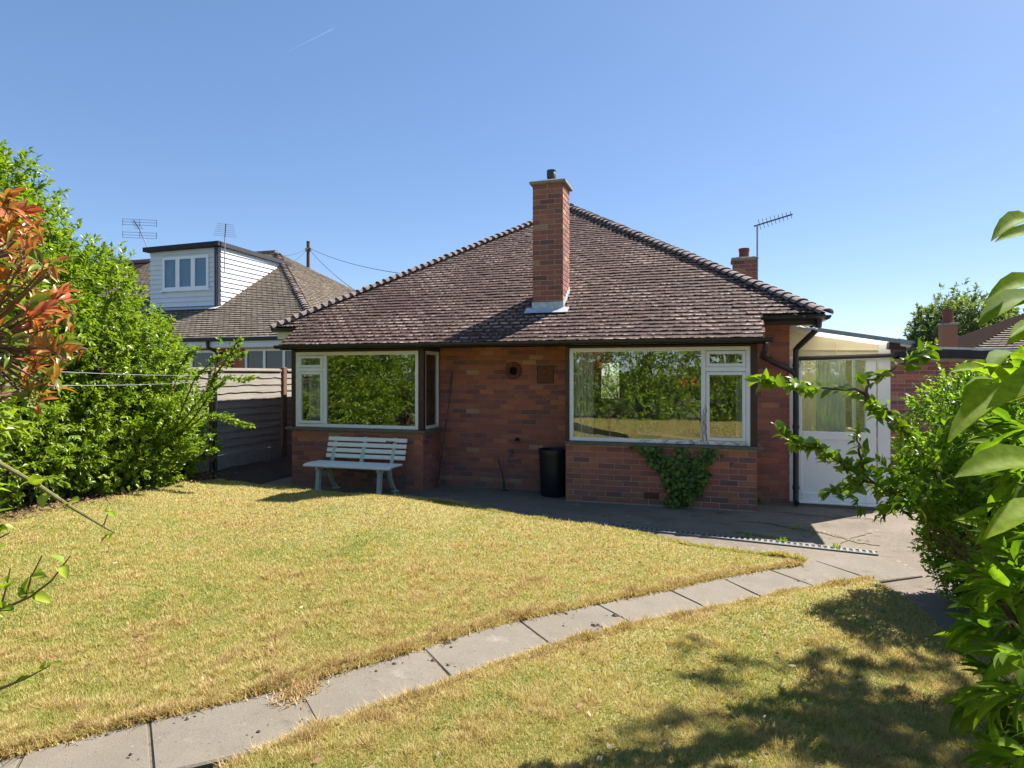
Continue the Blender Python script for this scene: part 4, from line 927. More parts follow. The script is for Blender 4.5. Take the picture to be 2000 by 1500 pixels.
place_tiles(tile_rows(Vector((NX, 0, NZ))-nur*.03, Vector((0, 1, 0)), nur, nnr, 52, lambda s: (NE+s*math.cos(na), NE+2*D_-s*math.cos(na)), gauge=.14, wd=.2), Vector((0, 1, 0)), nur, nnr, nroof, 'tile_neighbour')
hip_line(c0, ap, nroof, .2, random.Random(31))
mb = MB(); mb.tube([ap, apl], .11, 8); mb.build('ridge_tile', M['hip_tile'], nroof, True)
mb = MB(); mb.box(NW+.4, NX-.45, NE+.45, NE+2*D_-.45, -.02, 2.75); mb.build('wall', M['brick'], nb)
mb = MB(); mb.box(NW, NX, NE+.02, NE+.06, 2.52, 2.74); mb.box(NW, NX, NE+.06, NE+.45, 2.50, 2.54); mb.box(NX-.06, NX-.02, NE+.06, NE+2*D_, 2.52, 2.74); mb.build('fascia', M['white_board'], nb)
mb = MB(); mb.tube([(NW, NE-.04, 2.74), (NX, NE-.04, 2.74)], .06, 8); mb.build('gutter', M['black_plastic'], nb)
mb = MB(); mb.tube([(-13.5, NE-.04, 2.72), (-13.5, NE, 2.5), (-13.1, NE+.35, 2.25), (-13.1, NE+.38, .1)], .05, 8); mb.build('downpipe', M['black_plastic'], nb)
def nwin(x0, x1, z0, z1, nm=1, y=NE+.40):
    mb = MB(); t = .07
    for b in [(x0, x0+t, y-.04, y+.03, z0, z1), (x1-t, x1, y-.04, y+.03, z0, z1), (x0+t, x1-t, y-.04, y+.03, z0, z0+t), (x0+t, x1-t, y-.04, y+.03, z1-t, z1)]+[(x0+(x1-x0)*k/nm-.04, x0+(x1-x0)*k/nm+.04, y-.038, y+.03, z0+t, z1-t) for k in range(1, nm)]: mb.box(*b)
    w = mb.build('window', M['white_plastic'], nb)
    for k in range(nm): MB().box(x0+(x1-x0)*k/nm+.045, x0+(x1-x0)*(k+1)/nm-.045, y-.01, y+.02, z0+t, z1-t).build('pane', M['glass_dark'], w)
nwin(-12.55, -9.95, 1.0, 2.48, 4); nwin(-15.3, -13.6, 1.0, 2.45, 2)
# dormer
dm = thing('dormer_seat', (0, 0, 0), 'x', 'x'); bpy.data.objects.remove(dm)
mb = MB(); ye = NE+(DZ1-NZ)/NP
mb.add([(DX0, DYF, DZ0-.1), (DX1, DYF, DZ0-.1), (DX1, DYF, DZ1), (DX0, DYF, DZ1), (DX1, ye, DZ1), (DX0, ye, DZ1)], [(0, 1, 2, 3), (1, 4, 2), (0, 3, 5)])
dorm = mb.build('dormer', M['white_board'], nb)
WX0, WX1, WZ0, WZ1 = -17.06, -15.2, 4.50, 5.58
k = 0; z = DZ0
while z < DZ1-.02:                                                   # front cladding boards round the window
    zt2 = min(z+.155, DZ1); sp = [(DX0, DX1)] if (zt2 < WZ0 or z > WZ1-.02) else [(DX0, WX0), (WX1, DX1)]
    for a, b in sp:
        mb = MB(); mb.add([(a, DYF-.05, z), (b, DYF-.05, z), (b, DYF-.012, zt2), (a, DYF-.012, zt2), (a, DYF, z), (b, DYF, z)], [(0, 1, 2, 3), (4, 5, 1, 0)]); mb.build('board', M['white_board'], dorm)
    yr = NE+(z-NZ)/NP+.02
    if yr < ye:                                                      # cheek boards
        yb_ = max(DYF, yr); yt = max(DYF, NE+(zt2-NZ)/NP); mb = MB()
        mb.add([(DX1+.05, DYF, z), (DX1+.05, yb_, z), (DX1+.012, yt, zt2), (DX1+.012, DYF, zt2), (DX1, DYF, z), (DX1, yb_, z)], [(0, 1, 2, 3), (4, 5, 1, 0)]); mb.build('board', M['white_board'], dorm)
    z += .155
mb = MB(); mb.add([Vector(p)+Vector((0, 0, d)) for d in (0, .14) for p in ((DX0-.12, DYF-.22, DZ1-.02), (DX1+.12, DYF-.22, DZ1+.02), (DX1+.12, ye+.3, DZ1-.05), (DX0-.12, ye+.3, DZ1-.05))], [(0, 3, 2, 1), (4, 5, 6, 7), (0, 1, 5, 4), (1, 2, 6, 5), (2, 3, 7, 6), (3, 0, 4, 7)]); mb.build('dormer_roof', M['felt_black'], dorm)
mb = MB(); mb.tube([(DX1-.08, DYF-.09, DZ1), (DX1-.08, DYF-.09, DZ0-.05)], .05, 8); mb.build('dormer_downpipe', M['black_plastic'], dorm)
mb = MB(); t = .09
for b in [(WX0, WX0+t, DYF-.07, DYF, WZ0, WZ1), (WX1-t, WX1, DYF-.07, DYF, WZ0, WZ1), (WX0+t, WX1-t, DYF-.07, DYF, WZ0, WZ0+t), (WX0+t, WX1-t, DYF-.07, DYF, WZ1-t, WZ1)]+[(WX0+(WX1-WX0)*k/3-.08, WX0+(WX1-WX0)*k/3+.08, DYF-.068, DYF, WZ0+t, WZ1-t) for k in (1, 2)]+[(WX0-.08, WX1+.08, DYF-.10, DYF, WZ0-.05, WZ0-.001)]: mb.box(*b)
dw = mb.build('dormer_window', M['white_plastic'], dorm)
n = NT('blind'); n.set(n.ramp(n.noise(2, 2), [(.3, (.09, .17, .25)), (.7, (.13, .22, .31))]), .12); M['blind'] = n.m
for k in range(3):
    a = WX0+(WX1-WX0)*k/3+.085; b = WX0+(WX1-WX0)*(k+1)/3-.085; MB().box(a, b, DYF-.035, DYF-.003, WZ0+t, WZ1-t).build('dormer_pane', M['blind'], dorm)
mb = MB(); mb.add([Vector((DX0-.1, DYF-.02, DZ0-.02)), Vector((DX1+.1, DYF-.02, DZ0-.02)), Vector((DX1+.1, DYF-.3, DZ0-.13)), Vector((DX0-.1, DYF-.3, DZ0-.13))], [(0, 1, 2, 3)]); mb.build('dormer_apron', M['lead'], dorm)

# aerials
def yagi(name, base, mast, tip, n, el, label, mk='dark_metal', upv=(0, 0, 1), grid=False):
    t = thing(name, base, label, 'aerial'); b, m_, q = Vector(base), Vector(mast), Vector(tip)
    mb = MB(); mb.tube([b, m_], .018, 7); mb.build('mast', M['grey_metal'], t)
    mb = MB(); d = (q-m_); mb.tube([m_-d*.10, q], .014, 6); mb.build('boom', M[mk], t)
    mb = MB(); s = d.normalized().cross(Vector(upv)).normalized()
    for k in range(n): p = m_+d*((k+.6)/n); mb.tube([p-s*el*(1-.35*k/n), p+s*el*(1-.35*k/n)], .005, 5)
    mb.build('element', M[mk], t)
    if grid:
        mb = MB(); u_ = Vector((0, 0, 1)); 
        for zz in (.30, .22, .14, -.08, -.16, -.24): 
            off = m_-d*.05+u_*zz*grid; mb.tube([off-s*.45*grid, off+s*.45*grid], .006, 5)
        for xx in (-.45, 0, .45):
            for za, zb_ in ((.30, .10), (-.05, -.24)): mb.tube([m_-d*.05+s*xx*grid+u_*za*grid, m_-d*.05+s*xx*grid+u_*zb_*grid], .008, 5)
        mb.build('reflector', M[mk], t)
    return t
yagi('tv_aerial', (.945, 13.25, 3.0), (.945, 13.25, 4.68), (1.56, 13.05, 4.80), 9, .10, 'thin television aerial on a pole beside the rear chimney', upv=(.2, 1, .3))
t_ = yagi('tv_aerial', (-17.75, 16.5, 5.80), (-18.2, 16.5, 6.62), (-17.95, 16.05, 6.80), 6, .14, 'television aerial with a wide grid reflector at the left corner of the dormer', grid=1.15)
yagi('tv_aerial', (-14.62, 16.38, 5.0), (-14.60, 16.38, 6.10), (-14.40, 16.20, 6.48), 7, .34, 'small television aerial at the right corner of the dormer')

# telegraph pole and cables
tp = PY(602, 473, 40); mb = MB(); mb.tube([(tp.x, 40, -.1), (tp.x, 40, tp.z)], [.17, .12], 10)
po = thing('telegraph_pole', (tp.x, 40, 0), 'brown telegraph pole standing behind the neighbouring roof', 'pole')
mb.build('shaft', M['bark'], po, True)
mb = MB(); mb.bar((tp.x-.22, 40, tp.z-.55), (tp.x+.22, 40, tp.z-.55), .12, .25); mb.tube([(tp.x, 40, tp.z), (tp.x, 40, tp.z+.06)], .14, 8); mb.build('bracket', M['dark_metal'], po)
def cable(a, b, sag, lab, r=.014):
    a, b = Vector(a), Vector(b); mb = MB(); mb.tube([a.lerp(b, i/14)-Vector((0, 0, sag*4*(i/14)*(1-i/14))) for i in range(15)], r, 5); tag(mb.build('telephone_cable', M['cable']), lab, 'cable')
tt = (tp.x, 40, tp.z-.4)
cable(tt, PY(790, 535, 26), .25, 'upper cable running right from the telegraph pole over the roof'); cable(tt, PY(700, 572, 22), .2, 'lower cable running right from the telegraph pole behind the roof')
cable(tt, PY(548, 500, 30), .15, 'upper cable running left from the telegraph pole'); cable(tt, PY(556, 520, 24), .15, 'lower cable running left from the telegraph pole')

# far house on the right with its chimney
fh = thing('distant_house', (22, 32, 0), 'distant house with a dark tiled roof beyond the right hedge', 'house')
e0 = PY(1862, 704, 30); r0 = PY(2040, 598, 36)
mb = MB(); mb.box(e0.x+.5, e0.x+14, 30.5, 42, -.02, e0.z-.02); mb.build('wall', M['far_wall'], fh)
fp = math.atan2(r0.z-e0.z, r0.y-e0.y); fus = Vector((0, math.cos(fp), math.sin(fp))); fun = Vector((0, -math.sin(fp), math.cos(fp))); dx = r0.x-e0.x
mb = MB(); q1, q2 = Vector((e0.x+16, 30, e0.z)), Vector((e0.x+16, 36, r0.z)); mb.add([p+Vector((0, 0, -.03)) for p in (e0, q1, q2, r0)], [(0, 1, 2, 3)]); mb.add([e0, r0, Vector((e0.x, 42, e0.z))], [(0, 1, 2)]); mb.add([q1, Vector((e0.x+16, 42, e0.z)), q2], [(0, 1, 2)]); mb.add([Vector((e0.x, 42, e0.z)), r0, q2, Vector((e0.x+16, 42, e0.z))], [(0, 1, 2, 3)])
fr_ = mb.build('roof', M['roof_core'], fh); SL = (r0-e0).dot(fus)
place_tiles(tile_rows(e0*1.0-Vector((e0.x, 0, 0)), Vector((1, 0, 0)), fus, fun, int(SL/.25), lambda s: (e0.x+dx*s/SL, e0.x+15), gauge=.25, wd=.3), Vector((1, 0, 0)), fus, fun, fr_, 'tile_neighbour')
cs = PY(1852, 700, 29.6); ct = PY(1852, 636, 29.6)
mb = MB(); mb.box(cs.x-.26, cs.x+.26, 29.4, 29.9, -.02, ct.z); fc = mb.build('chimney', M['brick_stack'], fh)
MB().bbox(cs.x-.3, cs.x+.3, 29.36, 29.94, ct.z, ct.z+.1, .02).build('cap', M['cement'], fc)
zt3 = PY(1852, 604, 29.6).z; mb = MB(); mb.lathe([(.2, ct.z+.1), (.17, zt3-.1), (.2, zt3), (.12, zt3)], (cs.x, 29.65, 0), 14); mb.build('pot', M['terracotta'], fc, True)
# ================================================================== plants
LS_V = [(0, 0, 0), (.45, .5, .10), (.45, 0, .0), (.45, -.5, .10), (1, 0, -.14)]
LS_F = [(0, 2, 1), (2, 4, 1), (0, 3, 2), (3, 4, 2)]
def leaf_big(w=.36, fold=.10, droop=.22, curl=0.):                   # 48 triangles, pointed oval, folded along the midrib
    rows = [(0, .06), (.12, .5), (.30, .90), (.50, 1.), (.70, .84), (.87, .46), (1, .02)]; v = []; f = []
    for x, k in rows:
        z = -droop*x*x+.05*math.sin(x*3.1); h = k*w/2
        for c in (1, .55, 0, -.55, -1): v.append((x, h*c, z+fold*k*abs(c)**1.5+(curl*k if c < 0 else 0)*abs(c)+.012*math.sin(x*17+c*2)*abs(c)))
    for i in range(len(rows)-1):
        for j in range(4): a = 5*i+j; f.append((a+1, a, a+5, a+6))
    return v, f
LB_V, LB_F = leaf_big()
def frames(ax, up, roll):
    """rotation matrices with x along ax and z near up"""
    ax = ax/np.linalg.norm(ax, axis=1, keepdims=True); up = up-ax*(up*ax).sum(1, keepdims=True); up = up/np.maximum(np.linalg.norm(up, axis=1, keepdims=True), 1e-6)
    y = np.cross(up, ax); c, s = np.cos(roll)[:, None], np.sin(roll)[:, None]
    return np.stack([ax, y*c+up*s, up*c-y*s], 2)
def whorls(tips, dirs, per, L, r, twig=.6, spread=(.7, 1.35), droop=.25, width=.42):
    """leaves round each twig end: positions, matrices, random value"""
    N = len(tips)*per; T = np.repeat(tips, per, 0); D = np.repeat(dirs, per, 0); k = np.tile(np.arange(per), len(tips))
    q = r.normal(size=(N, 3)); rad = q-D*(q*D).sum(1, keepdims=True); rad /= np.linalg.norm(rad, axis=1, keepdims=True)
    a = r.uniform(*spread, N)*(.35+.65*k/per); ax = D*np.cos(a)[:, None]+rad*np.sin(a)[:, None]; ax[:, 2] -= droop*r.random(N)
    Ls = L*r.uniform(.65, 1.15, N)*(.75+.25*np.sin(math.pi*np.clip(k/per, .1, 1)))
    Rm = frames(ax, D+np.array([0, 0, .7]), r.normal(0, .5, N))*Ls[:, None, None]; Rm[:, :, 1] *= width/1.0
    cl = np.repeat(r.random(len(tips)), per)
    return T-D*(k/per*twig*L*2)[:, None], Rm, np.clip(.45*cl+.55*r.random(N), 0, 1)
def blob_tips(blobs, n, r, rough=.22, seed=0, inner=.3, zmin=.05, cull=None):
    out = []; dirs = []; vol = np.array([b[1][0]*b[1][1]+b[1][1]*b[1][2]+b[1][0]*b[1][2] for b in blobs])
    for (c, rad), w in zip(blobs, vol/vol.sum()):
        m = int(n*w); d = r.normal(size=(m, 3)); d /= np.linalg.norm(d, axis=1, keepdims=True); c = np.array(c); rad = np.array(rad)
        f = 1+rough*2*(vn(d*rad+c, 1.9/np.mean(rad)**.5, seed)-.5)+rough*1.3*(vn(d*rad+c, 5.0, seed+1)-.5)
        sh = np.where(r.random(m) < inner, r.random(m)**.5*.85, r.uniform(.86, 1.05, m))
        p = c+d*rad*(f*sh)[:, None]; nrm = d/rad; nrm /= np.linalg.norm(nrm, axis=1, keepdims=True); nrm[:, 2] += .45; nrm += r.normal(0, .35, (m, 3)); nrm /= np.linalg.norm(nrm, axis=1, keepdims=True)
        ok = p[:, 2] > zmin
        if cull is not None: ok &= cull(p)
        out.append(p[ok]); dirs.append(nrm[ok])
    return np.concatenate(out), np.concatenate(dirs)
def foliage(name, parent, mkey, tips, dirs, per, L, r, tv=LS_V, tf=LS_F, width=.42, **kw):
    T, Rm, rn = whorls(tips, dirs, per, L, r, width=width, **kw); tv = np.array(tv, float)
    if tv is not None and len(tv) != 5: Rm[:, :, 1] /= width; Rm = Rm*1.0
    V, F, q = stamp(tv, tf, Rm, T, rn); return big_mesh(name, V, F, M[mkey], parent, q, smooth=True, kind='stuff')
def stems(parent, base, tips, r, mk='bark', r0=.03, n=12, name='stem', wob=.12):
    base = Vector(base)
    for k in range(n):
        t = Vector(tips[r.integers(len(tips))]); b = base+Vector((r.normal(0, .08), r.normal(0, .08), 0)); m1 = b.lerp(t, .35)+Vector((r.normal(0, wob), r.normal(0, wob), .12*(t-b).length)); m2 = b.lerp(t, .7)+Vector((r.normal(0, wob), r.normal(0, wob), .08))
        mb = MB(); mb.tube([b, m1, m2, t], [r0, r0*.7, r0*.45, r0*.15], 6); mb.build(name, M[mk], parent, True)
def shrub(name, base, label, blobs, ntips, per, L, mkey, seed, cat='shrub', group=None, nst=10, r0=.035, rough=.22, inner=.3, zmin=.05, cull=None, crown='foliage', trunk='stem', **kw):
    t = thing(name, base, label, cat, group); r = np.random.default_rng(seed)
    tips, dirs = blob_tips(blobs, ntips, r, rough, seed, inner, zmin, cull); foliage(crown, t, mkey, tips, dirs, per, L, r, **kw); stems(t, base, tips, r, n=nst, r0=r0, name=trunk); return t

# the evergreen mass along the left boundary
shrub('evergreen_tree', (-8.2, 5.0, .15), 'tall dense evergreen with glossy drooping leaves at the far left', [((-8.15, 5.1, 2.55), (1.05, 1.35, 1.85)), ((-8.3, 3.7, 2.6), (1.2, 1.4, 2.0)), ((-7.7, 4.6, 1.1), (.8, 1.6, .95)), ((-8.1, 5.9, 2.2), (.95, .8, 1.5)), ((-8.05, 5.0, 3.6), (.75, .9, .95))], 9600, 9, .105, 'leaf_hedge', 1, 'tree', zmin=.3, r0=.06, rough=.2, droop=.6, width=.36)
shrub('evergreen_shrub', (-8.0, 6.6, .1), 'mid height evergreen shrub stepping down towards the neighbouring roof', [((-8.0, 6.55, 2.0), (.9, .8, 1.35)), ((-7.95, 7.2, 1.45), (.75, .65, 1.0)), ((-7.55, 6.3, .95), (.55, 1.1, .85))], 5600, 9, .095, 'leaf_hedge', 2, zmin=.25, r0=.05, rough=.2, droop=.6, width=.36)
shrub('bushy_shrub', (-7.7, 7.5, .1), 'bright green bushy shrub at the foot of the hedge by the fence', [((-7.4, 7.0, .80), (.6, .7, .66)), ((-7.25, 6.5, .62), (.5, .7, .46)), ((-7.45, 7.5, .85), (.45, .35, .66))], 2300, 8, .07, 'leaf_light', 3, zmin=.15, r0=.02, rough=.3, width=.5)
shrub('bushy_shrub', (-7.7, 5.4, .2), 'dark glossy bushy shrub at the foot of the tall evergreen', [((-7.65, 5.5, .75), (.6, .8, .62)), ((-7.75, 4.4, .85), (.65, .9, .7))], 1500, 8, .085, 'leaf_hedge', 4, zmin=.25, r0=.02, rough=.3, width=.42)
shrub('hedge', (-8.6, 0, .2), 'long leafy hedge continuing the left boundary past the camera', [((-8.7, 1.6, 1.9), (1.2, 1.5, 1.9)), ((-8.8, -.9, 2.1), (1.2, 1.6, 2.1)), ((-8.8, -3.4, 1.9), (1.3, 1.6, 1.9))], 2600, 8, .14, 'leaf_hedge', 5, 'hedge', zmin=.2, r0=.06, rough=.3)
# the hedge and trees at the end of the garden (seen in the window glass)
gaps = [(-7.6, -4.6, 2.2, 1.9), (-4.8, -4.9, 2.5, 1.9), (-2.0, -4.7, 2.2, 1.9), (.8, -5.0, 2.6, 1.9), (3.6, -4.7, 2.2, 1.9), (6.2, -4.6, 2.4, 1.9)]
for i, (x, y, h, w) in enumerate(gaps):
    shrub('garden_end_tree', (x, y, .15), 'leafy tree at the garden end behind the camera, %s from the left' % ('first', 'second', 'third', 'fourth', 'fifth', 'sixth')[i], [((x, y, h), (w, 1.1, h*.98)), ((x+.5, y+.6, h*.45), (w, .8, h*.45))], 2000, 8, .15, 'leaf_hedge' if i % 2 else 'leaf_light', 40+i, 'tree', 'trees at the garden end', nst=4, r0=.07, rough=.35, zmin=.15)

shrub('added_rear_hedge', (-2.4, 20.5, 0), 'hedge added behind the house to tone down the bright sky in the rear window', [((-2.6, 20.5, 1.6), (2.4, .8, 1.6))], 700, 8, .16, 'leaf_light', 6, 'hedge', nst=5, zmin=.1)  # added to turn the white sky in the rear window green
# loose branching shrub reaching over the fence
def branchy(t, routes, L, per_m, mkey, r, tw=.012, mk='twig', width=.55, objs=None, side=.16, name='branch', sub=2):
    """branches along polylines with leaves set along them and short side twigs"""
    P_, D_2 = [], []
    for pts in routes:
        pts = [Vector(p) for p in pts]; sm = []
        for i in range(len(pts)-1):
            for j in range(5): sm.append(pts[i].lerp(pts[i+1], j/5)+Vector(r.normal(0, .006, 3)))
        sm.append(pts[-1]); mb = MB(); mb.tube(sm, [tw*(1-.8*i/len(sm)) for i in range(len(sm))], 6); mb.build(name, M[mk], t, True)
        seg = list(zip(sm[:-1], sm[1:])); tot = sum((b-a).length for a, b in seg)
        for k in range(max(3, int(tot*per_m))):
            i = min(len(seg)-1, int(len(seg)*(.12+.88*r.random()))); a, b = seg[i]; d = (b-a).normalized()
            s = Vector(r.normal(0, 1, 3)); s = (s-d*s.dot(d)).normalized(); s.z = abs(s.z)*.6; l = side*abs(r.normal(.3, .45))*(1.1-i/len(seg))
            e = a.lerp(b, r.random())+s*l; P_.append(tuple(e)); D_2.append(tuple((d*.6+s*.7).normalized()))
        P_.append(tuple(sm[-1])); D_2.append(tuple((sm[-1]-sm[-2]).normalized()))
    return np.array(P_), np.array(D_2)
r = np.random.default_rng(50)
t = thing('straggling_shrub', (-7.3, 7.4, .15), 'straggling open branched shrub reaching across the fence and roof edge', 'shrub')
Q = lambda u, v, d: tuple(PD(u, v, d))
rt = [[Q(325, 900, 9.0), Q(360, 820, 8.8), Q(400, 770, 8.7), Q(420, 735, 8.6), Q(428, 660, 8.5)], [Q(340, 870, 8.9), Q(395, 790, 8.6), Q(440, 740, 8.4), Q(500, 738, 8.3)], [Q(350, 850, 8.9), Q(400, 810, 8.6), Q(450, 820, 8.4), Q(492, 832, 8.3)],
      [Q(340, 840, 8.9), Q(380, 740, 8.7), Q(420, 700, 8.6), Q(480, 690, 8.4)], [Q(420, 735, 8.6), Q(450, 690, 8.5), Q(470, 660, 8.4)], [Q(330, 900, 8.9), Q(370, 860, 8.6), Q(415, 850, 8.5)], [Q(330, 920, 8.9), Q(370, 885, 8.6), Q(420, 880, 8.5)], [Q(330, 800, 9.0), Q(350, 720, 8.9), Q(370, 690, 8.9), Q(390, 680, 8.8)]]
tips, dirs = branchy(t, rt, .06, 34, 'leaf_spray', r, .014); foliage('foliage', t, 'leaf_spray', tips, dirs, 5, .075, r, width=.55, twig=.9)

# red photinia close by on the left: its big leaves are pieces
def leaf_objs(t, T, Rm, rn, mkey, limit, mvar=10, name='leaf', scale_w=1., seed=0):
    rr = random.Random(seed); var = []
    for k in range(mvar):
        v, f = leaf_big(.40*scale_w+rr.uniform(-.04, .04), rr.uniform(.05, .14), rr.uniform(.1, .36), rr.uniform(-.05, .05)); mb = MB(); mb.cur = (k+.5)/mvar; mb.add(v, f); mb.r = [min(1, max(0, (q_+.22 if i_ % 5 == 2 else q_)+rr.uniform(-.09, .09))) for i_, q_ in enumerate(mb.r)]; me = mb.mesh(name, M[mkey]); me.polygons.foreach_set('use_smooth', [True]*len(me.polygons)); var.append(me)
    order = np.argsort([depth_of(p) for p in T])
    for i in order[:limit]:
        o = bpy.data.objects.new(name, var[min(mvar-1, int(rn[i]*mvar))]); COL.objects.link(o); o.parent = t; o.matrix_parent_inverse = Matrix.Translation(-t.location)
        o.matrix_basis = Matrix.Translation(Vector(T[i])) @ Matrix(Rm[i].tolist()).to_4x4()
    rest = order[limit:]
    if len(rest):
        V, F, q = stamp(LB_V, [f for f in LB_F], Rm[rest], T[rest], rn[rest]); big_mesh('foliage', V, F, M[mkey], t, q, smooth=True, kind='stuff')
r = np.random.default_rng(60)
pt = thing('photinia_shrub', tuple(PD(-170, 732, 2.9).xy)+(.2,), 'photinia shrub with red and orange young leaves at the left edge', 'shrub')
tp_, td_, red = [], [], []
for k in range(112):
    v = r.uniform(380, 775); f = (v-360)/420; lim = 40+112*math.sin(min(1, f*1.25)*math.pi*.5)-60*max(0, f-.72)*3; u = lim-abs(r.normal(0, 85))-8
    p = PD(u, v, r.uniform(2.2, 2.9)); d = Vector((.5+r.normal(0, .5), -.2+r.normal(0, .5), .45+r.normal(0, .4))).normalized(); tp_.append(tuple(p)); td_.append(tuple(d)); red.append(r.random() < .95-1.0*max(0, f-.45))
tp_, td_, red = np.array(tp_), np.array(td_), np.array(red)
T, Rm, rn = whorls(tp_, td_, 6, .080, r, twig=.45, spread=(.6, 1.5), droop=.2, width=1.); rn = np.where(np.repeat(red, 6), np.clip(.06+rn*.88, 0, 1), .80+.2*rn)
leaf_objs(pt, T, Rm, rn, 'leaf_red', 300, 14, scale_w=.85, seed=3)
tg, tdg = blob_tips([((PD(-130, 620, 3.0)), (.42, .4, .62)), (PD(-150, 840, 3.0), (.36, .4, .4)), (PD(-190, 1020, 2.9), (.36, .36, .42))], 560, r, .2, 3); foliage('foliage', pt, 'leaf_hedge', tg, tdg, 7, .09, r, width=.42)
bs = Vector(pt.location); hubs = [PD(u, v, d) for u, v, d in ((-70, 500, 2.6), (-110, 580, 2.8), (-60, 640, 2.5), (-120, 700, 2.7), (-80, 760, 2.6), (-140, 450, 2.8))]
for h in hubs:
    mb = MB(); q_ = bs+Vector((r.normal(0, .05), r.normal(0, .05), 0)); mb.tube([q_, q_.lerp(h, .4)+Vector((-.06, 0, .05)), q_.lerp(h, .8), h], [.017, .014, .011, .009], 7); mb.build('stem', M['bark'], pt, True)
for i in range(len(tp_)):
    e = Vector(tp_[i]); h = min(hubs, key=lambda k: (k-e).length); s0 = h+Vector((0, 0, -.05)); mb = MB(); mb.tube([s0, s0.lerp(e, .5)+Vector((0, 0, -.03)), e-Vector(td_[i])*.06, e], [.006, .005, .0035, .0025], 5); mb.build('twig', M['twig'], pt, True)
# bramble shoots at the lower left
def shoot(t, pts, rads, mk='green_stem', thorns=0, r=None):
    mb = MB(); mb.tube(pts, rads, 7)
    if thorns:
        for k in range(thorns):
            i = r.integers(len(pts)-1); p = Vector(pts[i]).lerp(Vector(pts[i+1]), r.random()); d = Vector(r.normal(0, 1, 3)).normalized(); mb.add([p+d*rads[i]+Vector((.002, 0, 0)), p+d*rads[i]-Vector((.002, 0, 0)), p+d*(rads[i]+.008)], [(0, 1, 2)])
    mb.build('stem', M[mk], t, True)
def leaves_at(t, specs, mkey, mats=None, w=.5, seed=1):
    """specs: base, tip, random value"""
    T, Rm, rn = [], [], []
    for a, b, k in specs:
        a, b = Vector(a), Vector(b); ax = np.array([tuple(b-a)]); T.append(tuple(a)); Rm.append(frames(ax, np.array([[-.25, -.35, .9]]), np.array([random.Random(len(T)+seed).uniform(-.5, .5)]))[0]*(b-a).length); rn.append(k)
    leaf_objs(t, np.array(T), np.array(Rm), np.array(rn), mkey, 999, 8, scale_w=w/.40, seed=seed)
br = thing('bramble', tuple(PD(-60, 890, 2.6).xy)+(.2,), 'thorny bramble stem arching down across the hedge at the left', 'bramble')
pts = [tuple(br.location), (br.location.x-.1, br.location.y+.1, 1.1), (br.location.x+.0, br.location.y, 1.48), Q(0, 905, 2.55), Q(75, 948, 2.5), Q(130, 985, 2.45), Q(180, 1015, 2.4), Q(222, 1040, 2.35)]; shoot(br, pts, [.010, .010, .010, .009, .008, .007, .005, .003], thorns=80, r=r)
shoot(br, [Q(203, 1025, 2.38), Q(210, 1005, 2.37), Q(212, 998, 2.37)], [.003, .002, .0015])
leaves_at(br, [(Q(212, 1000, 2.37), Q(207, 990, 2.36), .5), (Q(212, 1000, 2.37), Q(222, 1006, 2.35), .6), (Q(220, 1040, 2.35), Q(206, 1042, 2.33), .4), (Q(220, 1040, 2.35), Q(212, 1058, 2.33), .7), (Q(216, 1042, 2.35), Q(194, 1060, 2.33), .5), (Q(75, 948, 2.5), Q(60, 925, 2.47), .7), (Q(75, 948, 2.5), Q(90, 930, 2.47), .5), (Q(60, 940, 2.5), Q(35, 950, 2.47), .8), (Q(130, 985, 2.45), Q(150, 975, 2.42), .6), (Q(95, 960, 2.5), Q(80, 990, 2.45), .5)], 'leaf_light', w=.75)
for (nm, routes, lab, sd) in (('sapling_shoot', [[Q(-90, 1135, 2.1), Q(-20, 1110, 2.1), Q(40, 1080, 2.1), Q(90, 1155-10, 2.1)]], 'x', 1),): pass
sh = thing('sapling', tuple(PD(-120, 1150, 2.0).xy)+(.2,), 'leafy sapling shoots poking in from the lower left edge', 'sapling')
s1 = [tuple(sh.location), Q(-120, 1230, 2.0), Q(-40, 1205, 2.0), Q(0, 1192, 2.0), Q(60, 1165, 2.0), Q(100, 1135, 2.0), Q(138, 1085, 2.0)]; shoot(sh, s1, [.008, .007, .006, .005, .004, .003, .0015], 'twig')
s2 = [Q(0, 1192, 2.0), Q(12, 1150, 2.0), Q(20, 1110, 2.0)]; shoot(sh, s2, [.004, .003, .002], 'twig'); s3 = [Q(50, 1170, 2.0), Q(60, 1130, 2.0), Q(82, 1085, 2.0)]; shoot(sh, s3, [.004, .003, .002], 'twig')
s4 = [tuple(sh.location), Q(-130, 1110, 2.05), Q(-90, 1080, 2.1), Q(-20, 1060, 2.1), Q(20, 1040, 2.1)]; shoot(sh, s4, [.007, .006, .005, .004, .002], 'twig'); s5 = [tuple(sh.location), Q(-90, 1390, 1.8), Q(0, 1345, 1.8), Q(50, 1325, 1.8), Q(98, 1300, 1.8)]; shoot(sh, s5, [.007, .006, .005, .003, .0015], 'twig')
sp = []; rq = random.Random(12)
for chain, dpt in ((s1[2:], 2), (s2, 2), (s3, 2), (s4[2:], 2.1), (s5[1:], 1.8)):
    for a, b in zip(chain[:-1], chain[1:]):
        for j in range(2):
            p = Vector(a).lerp(Vector(b), rq.random()); d = (Vector(b)-Vector(a)).normalized(); e = p+(d*.5+Vector((rq.uniform(-1, 1), rq.uniform(-1, 1), rq.uniform(-.5, .8)))).normalized()*rq.uniform(.04, .065); sp.append((p, e, rq.random()))
leaves_at(sh, sp, 'leaf_light', w=.55, seed=5)

